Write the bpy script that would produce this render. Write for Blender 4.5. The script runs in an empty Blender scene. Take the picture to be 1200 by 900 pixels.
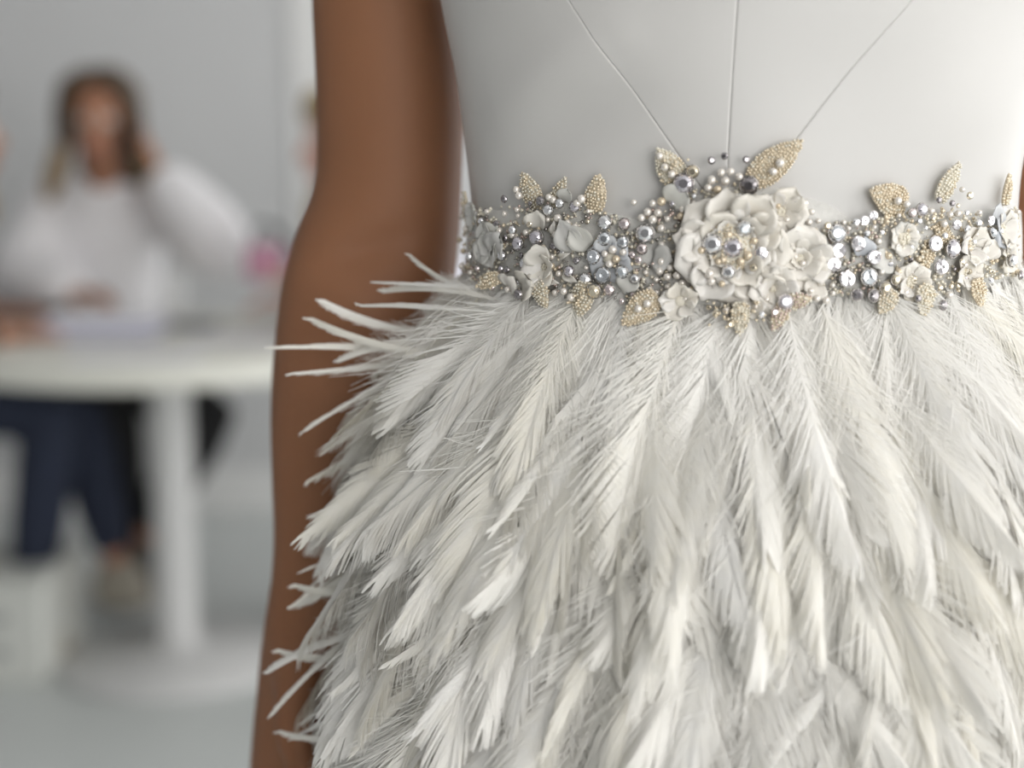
import bpy, bmesh, math, random
import numpy as np
from mathutils import Vector, Matrix, Quaternion

random.seed(11)
rng = np.random.default_rng(11)
SC = bpy.context.scene
COL = SC.collection

# ------------------------------------------------------------------ camera
F_PX = 1666.67                       # 50 mm on a 36 mm sensor, 1200 px wide
PITCH = math.radians(8.86)
CAM = Vector((0.0, 0.0, 1.18))
cam_d = bpy.data.cameras.new('camera')
cam_d.lens = 50.0
cam_d.sensor_width = 36.0
cam_d.clip_start = 0.02
cam_d.dof.use_dof = True
cam_d.dof.focus_distance = 0.608
cam_d.dof.aperture_fstop = 3.2
cam_o = bpy.data.objects.new('camera', cam_d)
COL.objects.link(cam_o)
cam_o.location = CAM
cam_o.rotation_euler = (math.radians(90) - PITCH, 0, 0)
SC.camera = cam_o

# ------------------------------------------------------------------ light
w = bpy.data.worlds.new('world'); SC.world = w
w.use_nodes = True
w.node_tree.nodes['Background'].inputs[0].default_value = (1.0, 0.99, 0.98, 1)
w.node_tree.nodes['Background'].inputs[1].default_value = 0.30


def area(name, loc, rot, sx, sy, power, col):
    d = bpy.data.lights.new(name, 'AREA'); d.shape = 'RECTANGLE'
    d.size = sx; d.size_y = sy; d.energy = power; d.color = col
    o = bpy.data.objects.new(name, d); COL.objects.link(o)
    o.location = loc; o.rotation_euler = rot
    return o


# daylight through the glazed side of the room (right of the picture)
area('window_daylight', (3.05, -0.6, 1.75), (0, math.radians(90), 0), 2.3, 4.6, 76, (1.0, 0.985, 0.96))
# added fill light behind the camera, lifts the front of bodice and skirt
area('rear_fill_light', (1.6, -3.9, 1.55), (math.radians(90), 0, 0), 2.8, 2.6, 100, (1.0, 0.985, 0.965))
# added light on the same side, brightens the wall and table behind
area('background_fill_light', (3.05, 3.45, 1.45), (0, math.radians(90), 0), 2.8, 2.2, 54, (1.0, 0.99, 0.98))

vs = SC.view_settings
vs.view_transform = 'Standard'; vs.look = 'None'
vs.exposure = 0.19; vs.gamma = 1.0; vs.use_curve_mapping = False
SC.cycles.use_denoising = True
SC.cycles.max_bounces = 10
SC.cycles.diffuse_bounces = 7
SC.cycles.adaptive_threshold = 0.04
SC.cycles.glossy_bounces = 4
SC.cycles.transmission_bounces = 6
SC.cycles.transparent_max_bounces = 8
SC.cycles.caustics_reflective = False
SC.cycles.caustics_refractive = False
SC.cycles.sample_clamp_indirect = 6

# ------------------------------------------------------------------ helpers
CP, SP = math.cos(PITCH), math.sin(PITCH)


def ray(px, py):
    """direction through a pixel of the 1200 x 900 frame, forward component 1"""
    u = (px - 600) / F_PX; v = (450 - py) / F_PX
    return Vector((u, CP + v * SP, -SP + v * CP))


def P(px, py, Y):
    d = ray(px, py)
    return CAM + d * (Y / d.y)


def tag(o, label=None, cat=None, group=None, kind=None):
    if label: o['label'] = label
    if cat: o['category'] = cat
    if group: o['group'] = group
    if kind: o['kind'] = kind
    return o


def empty(name, loc=(0, 0, 0)):
    o = bpy.data.objects.new(name, None); COL.objects.link(o)
    o.location = loc; o.empty_display_size = 0.05
    return o


def link(name, me, parent=None, mat=None):
    o = bpy.data.objects.new(name, me); COL.objects.link(o)
    if mat is not None and not me.materials: me.materials.append(mat)
    if parent is not None:
        o.parent = parent
        o.matrix_parent_inverse = Matrix.Translation(parent.location).inverted() if parent.type == 'EMPTY' and parent.parent is None else Matrix.Identity(4)
    return o


def mesh_np(name, V, Q, smooth=False, mi=None):
    """mesh from an (n,3) vertex array and an (m,4) quad array"""
    me = bpy.data.meshes.new(name)
    V = np.ascontiguousarray(V, np.float32); Q = np.ascontiguousarray(Q, np.int32)
    k = Q.shape[1]
    me.vertices.add(len(V)); me.vertices.foreach_set('co', V.ravel())
    me.loops.add(Q.size); me.loops.foreach_set('vertex_index', Q.ravel())
    me.polygons.add(len(Q))
    me.polygons.foreach_set('loop_start', np.arange(0, Q.size, k, dtype=np.int32))
    me.polygons.foreach_set('use_smooth', np.full(len(Q), smooth))
    if mi is not None: me.polygons.foreach_set('material_index', np.asarray(mi, np.int32))
    me.update(calc_edges=True); me.validate()
    return me


def mesh_bm(name, bm, smooth=False):
    me = bpy.data.meshes.new(name)
    bmesh.ops.recalc_face_normals(bm, faces=bm.faces)
    bm.to_mesh(me); bm.free()
    if smooth: me.polygons.foreach_set('use_smooth', np.full(len(me.polygons), True))
    return me


def box(bm, lo, hi, bev=0.0):
    r = bmesh.ops.create_cube(bm, size=1.0)
    vv = r['verts']
    c = [(lo[i] + hi[i]) / 2 for i in range(3)]; s = [hi[i] - lo[i] for i in range(3)]
    for v in vv:
        v.co = Vector((v.co.x * s[0] + c[0], v.co.y * s[1] + c[1], v.co.z * s[2] + c[2]))
    if bev:
        ed = list({e for v in vv for e in v.link_edges})
        bmesh.ops.bevel(bm, geom=ed, offset=bev, segments=2, affect='EDGES', profile=0.5)


def boxmesh(name, lo, hi, bev=0.0):
    bm = bmesh.new(); box(bm, lo, hi, bev)
    return mesh_bm(name, bm)


def lathe(bm, prof, seg=48, c=(0, 0, 0)):
    rings = []
    for r, z in prof:
        rings.append([bm.verts.new((c[0] + r * math.cos(2 * math.pi * i / seg), c[1] + r * math.sin(2 * math.pi * i / seg), c[2] + z)) for i in range(seg)])
    for a, b in zip(rings, rings[1:]):
        for i in range(seg):
            bm.faces.new((a[i], a[(i + 1) % seg], b[(i + 1) % seg], b[i]))
    bm.faces.new(list(reversed(rings[0]))); bm.faces.new(rings[-1])


# ------------------------------------------------------------------ materials
def new_mat(name):
    m = bpy.data.materials.new(name); m.use_nodes = True
    return m, m.node_tree, m.node_tree.nodes['Principled BSDF']


def pmat(name, col, rough=0.5, metal=0.0, noise=0.0, nscale=20.0, bump=0.0, bscale=200.0, sheen=0.0, coat=0.0,
         sss=0.0, spec=0.5, bdist=0.001, col2=None):
    m, nt, b = new_mat(name)
    b.inputs['Roughness'].default_value = rough; b.inputs['Metallic'].default_value = metal
    b.inputs['Specular IOR Level'].default_value = spec
    b.inputs['Sheen Weight'].default_value = sheen
    b.inputs['Coat Weight'].default_value = coat
    b.inputs['Coat Roughness'].default_value = 0.08
    tc = nt.nodes.new('ShaderNodeTexCoord')
    n = nt.nodes.new('ShaderNodeTexNoise'); n.inputs['Scale'].default_value = nscale; n.inputs['Detail'].default_value = 4
    nt.links.new(tc.outputs['Object'], n.inputs['Vector'])
    mx = nt.nodes.new('ShaderNodeMix'); mx.data_type = 'RGBA'
    c1 = tuple(max(0, x * (1 - noise)) for x in col); c2 = col2 or tuple(min(1, x * (1 + noise)) for x in col)
    mx.inputs[6].default_value = (*c1, 1); mx.inputs[7].default_value = (*c2, 1)
    nt.links.new(n.outputs['Fac'], mx.inputs[0])
    nt.links.new(mx.outputs[2], b.inputs['Base Color'])
    if sss:
        b.inputs['Subsurface Weight'].default_value = sss
        b.inputs['Subsurface Radius'].default_value = (0.010, 0.004, 0.002)
        b.inputs['Subsurface Scale'].default_value = 0.6
    if bump:
        n2 = nt.nodes.new('ShaderNodeTexNoise'); n2.inputs['Scale'].default_value = bscale; n2.inputs['Detail'].default_value = 3
        nt.links.new(tc.outputs['Object'], n2.inputs['Vector'])
        bp = nt.nodes.new('ShaderNodeBump'); bp.inputs['Strength'].default_value = bump; bp.inputs['Distance'].default_value = bdist
        nt.links.new(n2.outputs['Fac'], bp.inputs['Height']); nt.links.new(bp.outputs['Normal'], b.inputs['Normal'])
    return m


def thin_mat(name, col, col2, trans=0.35, gloss=0.0, rough=0.4, nscale=60):
    """thin pale stuff that lets light through: feathers, organza petals"""
    m, nt, b = new_mat(name)
    nt.nodes.remove(b)
    out = nt.nodes['Material Output']
    tc = nt.nodes.new('ShaderNodeTexCoord')
    oi = nt.nodes.new('ShaderNodeObjectInfo')
    n = nt.nodes.new('ShaderNodeTexNoise'); n.inputs['Scale'].default_value = nscale
    nt.links.new(tc.outputs['Object'], n.inputs['Vector'])
    ad = nt.nodes.new('ShaderNodeMath'); ad.operation = 'ADD'
    nt.links.new(n.outputs['Fac'], ad.inputs[0]); nt.links.new(oi.outputs['Random'], ad.inputs[1])
    sb = nt.nodes.new('ShaderNodeMath'); sb.operation = 'SUBTRACT'; sb.use_clamp = True; sb.inputs[1].default_value = 0.5
    nt.links.new(ad.outputs[0], sb.inputs[0])
    mx = nt.nodes.new('ShaderNodeMix'); mx.data_type = 'RGBA'
    mx.inputs[6].default_value = (*col, 1); mx.inputs[7].default_value = (*col2, 1)
    nt.links.new(sb.outputs[0], mx.inputs[0])
    d = nt.nodes.new('ShaderNodeBsdfDiffuse'); t = nt.nodes.new('ShaderNodeBsdfTranslucent')
    nt.links.new(mx.outputs[2], d.inputs['Color']); nt.links.new(mx.outputs[2], t.inputs['Color'])
    ms = nt.nodes.new('ShaderNodeMixShader'); ms.inputs[0].default_value = trans
    nt.links.new(d.outputs[0], ms.inputs[1]); nt.links.new(t.outputs[0], ms.inputs[2])
    last = ms
    if gloss:
        g = nt.nodes.new('ShaderNodeBsdfGlossy'); g.inputs['Roughness'].default_value = rough
        m2 = nt.nodes.new('ShaderNodeMixShader'); m2.inputs[0].default_value = gloss
        nt.links.new(ms.outputs[0], m2.inputs[1]); nt.links.new(g.outputs[0], m2.inputs[2]); last = m2
    nt.links.new(last.outputs[0], out.inputs['Surface'])
    return m


M = {}
M['wall'] = pmat('wall_paint', (0.60, 0.605, 0.61), 0.8, noise=0.03, nscale=3, bump=0.1, bscale=300)
M['wall_mid'] = pmat('light_damping_mid_grey', (0.33, 0.33, 0.335), 0.8, noise=0.05, nscale=3)  # unseen left wall, greyed to cut its bounce and dim the left side
M['wall_dark'] = pmat('light_damping_charcoal', (0.07, 0.07, 0.075), 0.8, noise=0.05, nscale=3)  # unseen wall behind the camera, darkened for crystal contrast and bodice shading
M['white_trim'] = pmat('white_gloss_paint', (0.78, 0.78, 0.77), 0.4, noise=0.02)
M['floor'] = pmat('pale_grey_floor', (0.56, 0.585, 0.578), 0.45, noise=0.08, nscale=2.5, bump=0.05, bscale=120)
M['ceiling'] = pmat('ceiling_paint', (0.78, 0.78, 0.78), 0.9, noise=0.02)
M['table'] = pmat('white_laminate', (0.72, 0.72, 0.66), 0.4, noise=0.02)
M['table_leg'] = pmat('white_metal', (0.60, 0.60, 0.60), 0.35, noise=0.02)
M['skin'] = pmat('tanned_skin', (0.255, 0.118, 0.062), 0.55, noise=0.10, nscale=14, bump=0.12, bscale=900, sss=0.12, spec=0.22)
M['skin_fair'] = pmat('fair_skin', (0.385, 0.185, 0.11), 0.5, noise=0.08, nscale=25, sss=0.1)
M['skin_pink'] = pmat('pink_skin', (0.62, 0.36, 0.29), 0.5, noise=0.06, nscale=25, sss=0.1)
M['satin'] = pmat('ivory_satin', (0.555, 0.545, 0.53), 0.44, noise=0.012, nscale=30, bump=0.05, bscale=2600, bdist=0.0002, sheen=0.15)
M['lining'] = pmat('ivory_lining', (0.90, 0.89, 0.865), 0.8, noise=0.03, nscale=50)
M['tulle'] = pmat('grey_white_tulle', (0.66, 0.65, 0.62), 0.7, noise=0.16, nscale=260, bump=0.6, bscale=1500, bdist=0.0006)
M['feather'] = thin_mat('white_feather', (0.955, 0.947, 0.928), (0.955, 0.938, 0.885), 0.42, 0.02, 0.5, 14)
M['feather_cream'] = thin_mat('cream_feather', (0.955, 0.945, 0.92), (0.95, 0.93, 0.865), 0.42, 0.02, 0.5, 9)
M['petal'] = thin_mat('ivory_petal', (0.89, 0.865, 0.825), (0.89, 0.85, 0.77), 0.25, 0.06, 0.3, 90)
M['petal_grey'] = thin_mat('grey_organza', (0.72, 0.71, 0.69), (0.78, 0.77, 0.72), 0.3, 0.05, 0.35, 90)
M['petal_blue'] = thin_mat('blue_organza', (0.66, 0.69, 0.74), (0.74, 0.75, 0.76), 0.3, 0.06, 0.3, 90)
M['pearl'] = pmat('pearl', (0.80, 0.75, 0.69), 0.16, metal=0.35, noise=0.03, nscale=600, coat=0.9, spec=0.7)
M['pearl_gold'] = pmat('gold_pearl', (0.70, 0.59, 0.44), 0.18, metal=0.4, noise=0.05, nscale=600, coat=0.6)
M['bead_gold'] = pmat('gold_seed_bead', (0.80, 0.69, 0.52), 0.22, metal=0.35, noise=0.10, nscale=900, coat=0.4)
M['bead_cream'] = pmat('cream_seed_bead', (0.80, 0.75, 0.63), 0.2, metal=0.1, noise=0.06, nscale=900, coat=0.5)
M['bead_grey'] = pmat('silver_grey_seed_bead', (0.68, 0.64, 0.54), 0.2, metal=0.35, noise=0.10, nscale=900, coat=0.4)
M['bead_pink'] = pmat('rose_seed_bead', (0.62, 0.50, 0.45), 0.2, metal=0.6, noise=0.10, nscale=900, coat=0.4)
M['leaf_cloth'] = pmat('champagne_cloth', (0.68, 0.59, 0.45), 0.6, noise=0.1, nscale=400)
M['leaf_cloth_pale'] = pmat('ivory_cloth', (0.74, 0.70, 0.60), 0.6, noise=0.1, nscale=400)
M['silver'] = pmat('silver_setting', (0.42, 0.40, 0.38), 0.18, metal=1.0, noise=0.05, nscale=500)
for nm, c in (('clear', (0.86, 0.86, 0.88)), ('violet', (0.66, 0.63, 0.68)), ('dark', (0.30, 0.28, 0.29)),
              ('pink', (0.80, 0.70, 0.70)), ('blue', (0.72, 0.75, 0.79)), ('gold', (0.72, 0.64, 0.50)), ('lilac', (0.90, 0.87, 0.90))):
    M['cr_' + nm] = pmat('crystal_' + nm, c, 0.04, metal=0.82, noise=0.04, nscale=700, coat=1.0)
M['thread'] = pmat('white_thread', (0.80, 0.79, 0.76), 0.6)
M['hair_brown'] = pmat('brown_hair', (0.075, 0.048, 0.028), 0.55, noise=0.5, nscale=60)
M['hair_tip'] = pmat('blonde_ombre_hair', (0.24, 0.165, 0.085), 0.55, noise=0.4, nscale=60)
M['hair_blonde'] = pmat('blonde_hair', (0.42, 0.32, 0.17), 0.55, noise=0.3, nscale=60)
M['blouse'] = pmat('white_blouse', (0.86, 0.85, 0.87), 0.75, noise=0.04, nscale=12, bump=0.3, bscale=40, bdist=0.01)
M['lilac_top'] = pmat('pale_lilac_top', (0.70, 0.69, 0.78), 0.75, noise=0.04, nscale=12)
M['navy'] = pmat('navy_trousers', (0.012, 0.018, 0.040), 0.8, noise=0.25, nscale=30)
M['black'] = pmat('black_cloth', (0.008, 0.008, 0.009), 0.8, noise=0.2, nscale=30)
M['dark_top'] = pmat('dark_brown_top', (0.06, 0.045, 0.035), 0.8, noise=0.2, nscale=30)
M['beige_shoe'] = pmat('beige_suede', (0.34, 0.31, 0.26), 0.7, noise=0.1, nscale=40)
M['grey_shoe'] = pmat('grey_leather', (0.10, 0.10, 0.095), 0.5, noise=0.1, nscale=40)
M['phone'] = pmat('black_phone', (0.015, 0.015, 0.018), 0.2, noise=0.1)
M['paper'] = pmat('white_paper', (0.74, 0.74, 0.78), 0.7, noise=0.02)
M['lav_paper'] = pmat('lavender_cover', (0.36, 0.36, 0.52), 0.6, noise=0.05)
M['grey_obj'] = pmat('grey_plastic', (0.16, 0.17, 0.19), 0.4, noise=0.1)
M['pink'] = pmat('magenta_leather', (0.50, 0.13, 0.27), 0.5, noise=0.3, nscale=40, col2=(0.68, 0.42, 0.52))
M['strap'] = pmat('charcoal_strap', (0.06, 0.06, 0.07), 0.6, noise=0.1)
M['eye_white'] = pmat('eye_white', (0.75, 0.73, 0.70), 0.2)
M['iris'] = pmat('brown_iris', (0.05, 0.03, 0.02), 0.15)
M['lip'] = pmat('lip', (0.42, 0.15, 0.13), 0.4)
M['box'] = pmat('white_box_paint', (0.60, 0.61, 0.58), 0.5, noise=0.03)
M['box_dark'] = pmat('box_slot_grey', (0.30, 0.31, 0.31), 0.6)
M['frame_metal'] = pmat('grey_frame', (0.35, 0.36, 0.37), 0.4, noise=0.03)

# ------------------------------------------------------------------ the room
WY = 4.75


def struct(name, lo, hi, mat, bev=0.0, parent=None):
    o = link(name, boxmesh(name, lo, hi, bev), parent, M[mat])
    if parent is None: o['kind'] = 'structure'
    return o


struct('floor', (-3.0, -4.2, -0.1), (3.3, WY + 0.2, 0.0), 'floor')
struct('ceiling', (-3.0, -4.2, 3.0), (3.3, WY + 0.2, 3.1), 'ceiling')
struct('wall_back', (-3.0, WY, 0.0), (3.3, WY + 0.2, 3.0), 'wall')
struct('wall_left', (-3.2, -4.2, 0.0), (-3.0, WY + 0.2, 3.0), 'wall_mid')
struct('baseboard_back', (-3.0, WY - 0.02, 0.0), (-0.725, WY, 0.15), 'white_trim', 0.004)
struct('trim_1', (-0.725, WY - 0.012, 0.0), (-0.20, WY, 3.0), 'white_trim', 0.006)
struct('baseboard_right', (-0.20, WY - 0.02, 0.0), (3.1, WY, 0.15), 'white_trim', 0.004)
struct('wall_right', (3.1, 1.9, 0.0), (3.3, 2.3, 3.0), 'wall')
w2 = struct('added_window_2', (3.1, 2.3, 0.0), (3.3, WY, 0.04), 'wall')  # unseen opening with frames, added to let in the background fill light
for y0 in (2.3, 3.45, 4.63):
    link('window_frame', boxmesh('window_frame', (3.14, y0, 0.04), (3.22, y0 + 0.06, 3.0), 0.004), w2, M['frame_metal'])
struct('wall_front', (-3.0, -4.2, 0.0), (0.1, -4.0, 3.0), 'wall_dark')
wn = struct('window_1', (3.1, -3.2, 0.0), (3.3, 1.9, 0.35), 'wall')
for k in range(5):
    y0 = -3.2 + k * 1.255
    link('window_frame', boxmesh('window_frame', (3.14, y0, 0.35), (3.22, y0 + 0.06, 3.0), 0.004), wn, M['frame_metal'])
link('window_frame', boxmesh('window_frame', (3.14, -3.2, 0.35), (3.22, 1.9, 0.41), 0.004), wn, M['frame_metal'])

# ------------------------------------------------------------------ the dress: profile of the body it is worn on
AX = P(867, 285, 0.68)
CX, CY = AX.x, 0.68
_z = np.array([0.40, 0.70, 0.80, 0.85, 0.90, 0.95, 1.00, 1.05, 1.08, 1.10, 1.115, 1.142, 1.166, 1.20, 1.2545, 1.31, 1.36, 1.42])
_a = np.array([0.220, 0.200, 0.191, 0.187, 0.182, 0.176, 0.168, 0.154, 0.143, 0.135, 0.130, 0.1258, 0.1264, 0.1310, 0.1397, 0.1490, 0.154, 0.152])
_b = np.array([0.215, 0.190, 0.178, 0.171, 0.163, 0.153, 0.141, 0.124, 0.113, 0.104, 0.098, 0.0920, 0.0915, 0.0930, 0.0985, 0.108, 0.117, 0.112])


def _smooth(zq, tab):
    h = 0.012
    return sum(np.interp(zq + d * h, _z, tab) for d in (-1.5, -.75, 0, .75, 1.5)) / 5


def prof(z):
    return float(_smooth(z, _a)), float(_smooth(z, _b))


def surf(th, z, off=0.0):
    a, b = prof(z)
    a += off; b += off
    return Vector((CX + a * math.sin(th), CY - b * math.cos(th), z))


def surf_n(th, z):
    a, b = prof(z)
    n = Vector((math.sin(th) / a, -math.cos(th) / b, 0)).normalized()
    a2, b2 = prof(z + 0.01); a1, b1 = prof(z - 0.01)
    sl = (math.sin(th) ** 2 * (a2 - a1) + math.cos(th) ** 2 * (b2 - b1)) / 0.02
    return (n + Vector((0, 0, -sl))).normalized()


def hit(px, py, off=0.0):
    """theta, z where the line of sight meets the worn dress (nearest approach at the outline)"""
    d = ray(px, py); best = None; prev = None
    for i in range(240):
        t = 0.38 + i * 0.0025
        p = CAM + d * t; a, b = prof(p.z); a += off; b += off
        f = ((p.x - CX) / a) ** 2 + ((p.y - CY) / b) ** 2 - 1
        if best is None or f < best[0]: best = (f, t)
        if f < 0:
            t0, t1 = t - 0.0025, t
            for _ in range(20):
                tm = (t0 + t1) / 2; p = CAM + d * tm; a, b = prof(p.z); a += off; b += off
                if ((p.x - CX) / a) ** 2 + ((p.y - CY) / b) ** 2 < 1: t1 = tm
                else: t0 = tm
            best = (0, t1); break
    p = CAM + d * best[1]; a, b = prof(p.z)
    th = math.atan2((p.x - CX) / a, (CY - p.y) / b)
    return th, p.z, best[1]


dress = empty('wedding_dress', (CX, CY, 0.0))
tag(dress, 'white satin and feather wedding dress worn by the person in front', 'dress')


# bodice panels with recessed seams
def seam_fn(pts, lim=0.0):
    hz = [hit(x, y) for x, y in pts]
    zz = [h[1] for h in hz]; tt = [h[0] for h in hz]
    k = (tt[-1] - tt[0]) / (zz[-1] - zz[0])

    def f(z):
        if z <= zz[0]: return tt[0] + (lim if abs(lim) < abs(k * (zz[0] - z)) else -k * (zz[0] - z))
        if z >= zz[-1]: return tt[-1] + k * 0.6 * (z - zz[-1])
        return float(np.interp(z, zz, tt))
    return f


S_L = seam_fn([(790, 174), (728, 86), (667, 0)], 0.14)
S_C = seam_fn([(853, 180), (858, 90), (864, 0)])
S_R = seam_fn([(930, 165), (997, 80), (1066, 0)], -0.16)
ZB, ZT = 1.095, 1.40


def wrinkle(th, z):
    p = surf(th, z)
    w = 0.0
    # soft diagonal pull folds on the left half of the bodice
    def fold(c0, c1, wd, amp):
        nonlocal w
        (t0, z0), (t1, z1) = c0, c1
        dx, dz = (t1 - t0) * 0.11, z1 - z0
        qx, qz = (th - t0) * 0.11, z - z0
        L2 = dx * dx + dz * dz; u = max(0, min(1, (qx * dx + qz * dz) / L2))
        dd = math.hypot(qx - u * dx, qz - u * dz)
        w += amp * math.exp(-(dd / wd) ** 2) * math.sin(math.pi * min(1, max(0, 0.15 + 0.7 * u)))
    fold((-1.00, 1.204), (-0.52, 1.230), 0.011, 0.0032)
    fold((-1.00, 1.180), (-0.50, 1.205), 0.012, -0.0032)
    fold((0.55, 1.19), (1.05, 1.225), 0.012, 0.0012)
    return w + 0.0004 * math.sin(th * 7 + z * 60) + 0.0004 * math.sin(th * 3 - z * 90)


def panel(f0, f1, nu=34, nv=70):
    tt = [0, .003, .007, .012, .02, .04] + list(np.linspace(.07, .93, nu)) + [.96, .98, .988, .993, .997, 1]
    V = []
    for j in range(nv + 1):
        z = ZB + (ZT - ZB) * j / nv
        a0, a1 = f0(z), f1(z)
        arc = (a1 - a0) * 0.115
        for t in tt:
            th = a0 + (a1 - a0) * t
            e = min(t, 1 - t) * abs(arc)             # metres from the seam
            dip = -0.00045 * max(0, 1 - e / 0.0005) ** 1.3
            V.append(surf(th, z, 0.0012 + dip + wrinkle(th, z)))
    n = len(tt)
    Q = [(j * n + i, j * n + i + 1, (j + 1) * n + i + 1, (j + 1) * n + i) for j in range(nv) for i in range(n - 1)]
    me = mesh_np('bodice_panel', np.array([tuple(v) for v in V]) - np.array((CX, CY, 0)), np.array(Q), True)
    o = link('bodice_panel', me, dress, M['satin'])
    o.matrix_parent_inverse = Matrix.Identity(4)
    return o


SIDE = math.radians(100)
for f0, f1 in ((lambda z: -SIDE, S_L), (S_L, S_C), (S_C, S_R), (S_R, lambda z: SIDE),
               (lambda z: SIDE, lambda z: math.pi), (lambda z: -math.pi, lambda z: -SIDE)):
    panel(f0, f1)

# skirt lining under the feathers
nu, nv = 96, 60
V = []
for j in range(nv + 1):
    z = 0.40 + (1.118 - 0.40) * j / nv
    for i in range(nu):
        V.append(tuple(surf(-math.pi + 2 * math.pi * i / nu, z, -0.006) - Vector((CX, CY, 0))))
Q = [(j * nu + i, j * nu + (i + 1) % nu, (j + 1) * nu + (i + 1) % nu, (j + 1) * nu + i) for j in range(nv) for i in range(nu)]
lin = link('skirt_lining', mesh_np('skirt_lining', np.array(V), np.array(Q), True), dress, M['lining'])
lin.matrix_parent_inverse = Matrix.Identity(4)


# ------------------------------------------------------------------ feathers
def feather_geo(seed, nb, seg, W=0.17, cx=0.0, cz=0.0, down=0.42, narrow=1.0, sleek=0.0):
    """unit feather along +y: shaft plus barb ribbons, clumped into points; (verts, quads)"""
    r = np.random.default_rng(seed)
    s = np.linspace(0.03, 0.992, nb)
    VV = []; QQ = []; base = 0

    def rach(t): return np.stack([cx * t ** 2, t, cz * t ** 2], -1)
    # shaft
    ts = np.linspace(0, 1, 11); c = rach(ts); rad = 0.0042 * (1 - 0.85 * ts)
    ring = []
    for k in range(3):
        an = 2 * math.pi * k / 3 + 0.5
        ring.append(c + np.stack([rad * math.cos(an), 0 * rad, rad * math.sin(an)], -1))
    ring = np.stack(ring, 1)                                  # (11,3,3)
    VV.append(ring.reshape(-1, 3))
    for j in range(10):
        for k in range(3):
            QQ.append((j * 3 + k, j * 3 + (k + 1) % 3, (j + 1) * 3 + (k + 1) % 3, (j + 1) * 3 + k))
    QQ = [np.array(QQ, np.int64)]; base = 33
    u = np.linspace(0, 1, seg + 1)
    for side in (-1, 1):
        dn = np.clip((down - s) / 0.15 + 0.5, 0, 1)           # 1 where the barbs are downy
        phi = np.radians(38 - 25 * s ** 0.8) * (1 + 0.10 * r.standard_normal(nb)) + dn * r.normal(0, 0.11, nb)
        phi = phi * (1 - 0.62 * sleek)
        wl = np.where(s < 0.2, 0.85 + 0.15 * s / 0.2, 1.0)
        wl = np.where(s > 0.5, 1 - 0.68 * ((s - 0.5) / 0.5) ** 1.5, wl) * W * narrow
        wl = wl * (1 + r.normal(0, 0.06, nb)) * (1 + dn * r.uniform(-0.35, 0.55, nb))
        # barbs along their length, bending towards the tip
        bend = -0.25 + dn * r.normal(0, 0.38, nb)
        pts = np.zeros((nb, seg + 1, 3)); pts[:, 0] = rach(s)
        for k in range(seg):
            a = phi + bend * (k + 0.5) / seg
            st = wl / seg
            pts[:, k + 1, 0] = pts[:, k, 0] + side * np.sin(a) * st
            pts[:, k + 1, 1] = pts[:, k, 1] + np.cos(a) * st
            pts[:, k + 1, 2] = pts[:, k, 2]
        pts[:, :, 2] += (-0.22 * wl[:, None] * u ** 2)
        pts[:, :, 2] += dn[:, None] * r.normal(0, 0.035, nb)[:, None] * u ** 1.3 + 0.006 * r.standard_normal(nb)[:, None] * u
        # clumps: neighbouring barbs run together into points with slits between
        i = 0
        while i < nb:
            g = int(r.integers(4, 13)); j = min(nb, i + g)
            if j - i > 1:
                m = pts[i:j].mean(0, keepdims=True); k = r.uniform(0.25, 0.6) * (1 - 0.6 * dn[i]) * (1 - 0.7 * sleek)
                wgt = (u ** 1.5)[None, :, None] * k
                # keep a little spread along the shaft, so that the clump stays a blade
                pts[i:j] = pts[i:j] * (1 - wgt) + (m * 0.8 + pts[i:j] * 0.2) * wgt
                pts[i:j, :, 2] += (r.normal(0, 0.012) * u ** 2)[None, :]
                if r.random() < 0.35 * (1 - sleek):
                    pts[i:j, :, 0] += (side * r.uniform(-0.02, 0.03) * u ** 2)[None, :]
            i = j
        sp = 1.0 / nb
        hw = (0.80 * sp * (1 - 0.75 * u))[None, :] * (1 - 0.62 * dn)[:, None]
        tw = r.normal(0, 0.16, nb)
        d = np.gradient(pts, axis=1); d /= np.linalg.norm(d, axis=2, keepdims=True) + 1e-9
        per = np.stack([-d[..., 1], d[..., 0], np.zeros_like(d[..., 0])], -1)
        per[..., 2] += np.tan(np.clip(tw, -1, 1))[:, None] * 0.6
        per /= np.linalg.norm(per, axis=2, keepdims=True) + 1e-9
        A = pts - per * hw[..., None]; B = pts + per * hw[..., None]
        VV.append(np.stack([A, B], 2).reshape(-1, 3))
        ii = np.arange(nb)[:, None] * (seg + 1) * 2 + np.arange(seg)[None] * 2 + base
        QQ.append(np.stack([ii, ii + 1, ii + 3, ii + 2], -1).reshape(-1, 4))
        base += nb * (seg + 1) * 2
    return np.concatenate(VV), np.concatenate(QQ)


FV = []
for k in range(12):
    FV.append(feather_geo(100 + k, 170, 4, W=0.30 + 0.10 * rng.random(), cx=rng.uniform(-0.16, 0.16), cz=rng.uniform(-0.16, 0.10),
                          down=rng.uniform(0.26, 0.48), narrow=rng.uniform(0.8, 1.1)))
FH = [feather_geo(200 + k, 150, 4, W=0.24, cx=rng.uniform(-0.14, 0.14), cz=rng.uniform(-0.08, 0.06), down=0.34, sleek=0.45) for k in range(8)]
HL_ = [feather_geo(400 + k, 110, 5, W=0.22, cx=rng.uniform(-0.24, 0.24), cz=rng.uniform(-0.1, 0.1), down=0.34, sleek=1.0) for k in range(8)]
FT = [feather_geo(500 + k, 84, 4, W=0.42, cx=rng.uniform(-0.15, 0.15), cz=rng.uniform(-0.15, 0.05), down=0.22, sleek=0.35) for k in range(8)]
FL = [feather_geo(300 + k, 92, 3, W=0.40, cx=rng.uniform(-0.15, 0.15), cz=rng.uniform(-0.2, 0.1), down=rng.uniform(0.32, 0.55)) for k in range(14)]
F_ME = [mesh_np('feather', v, q) for v, q in FV]
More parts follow.
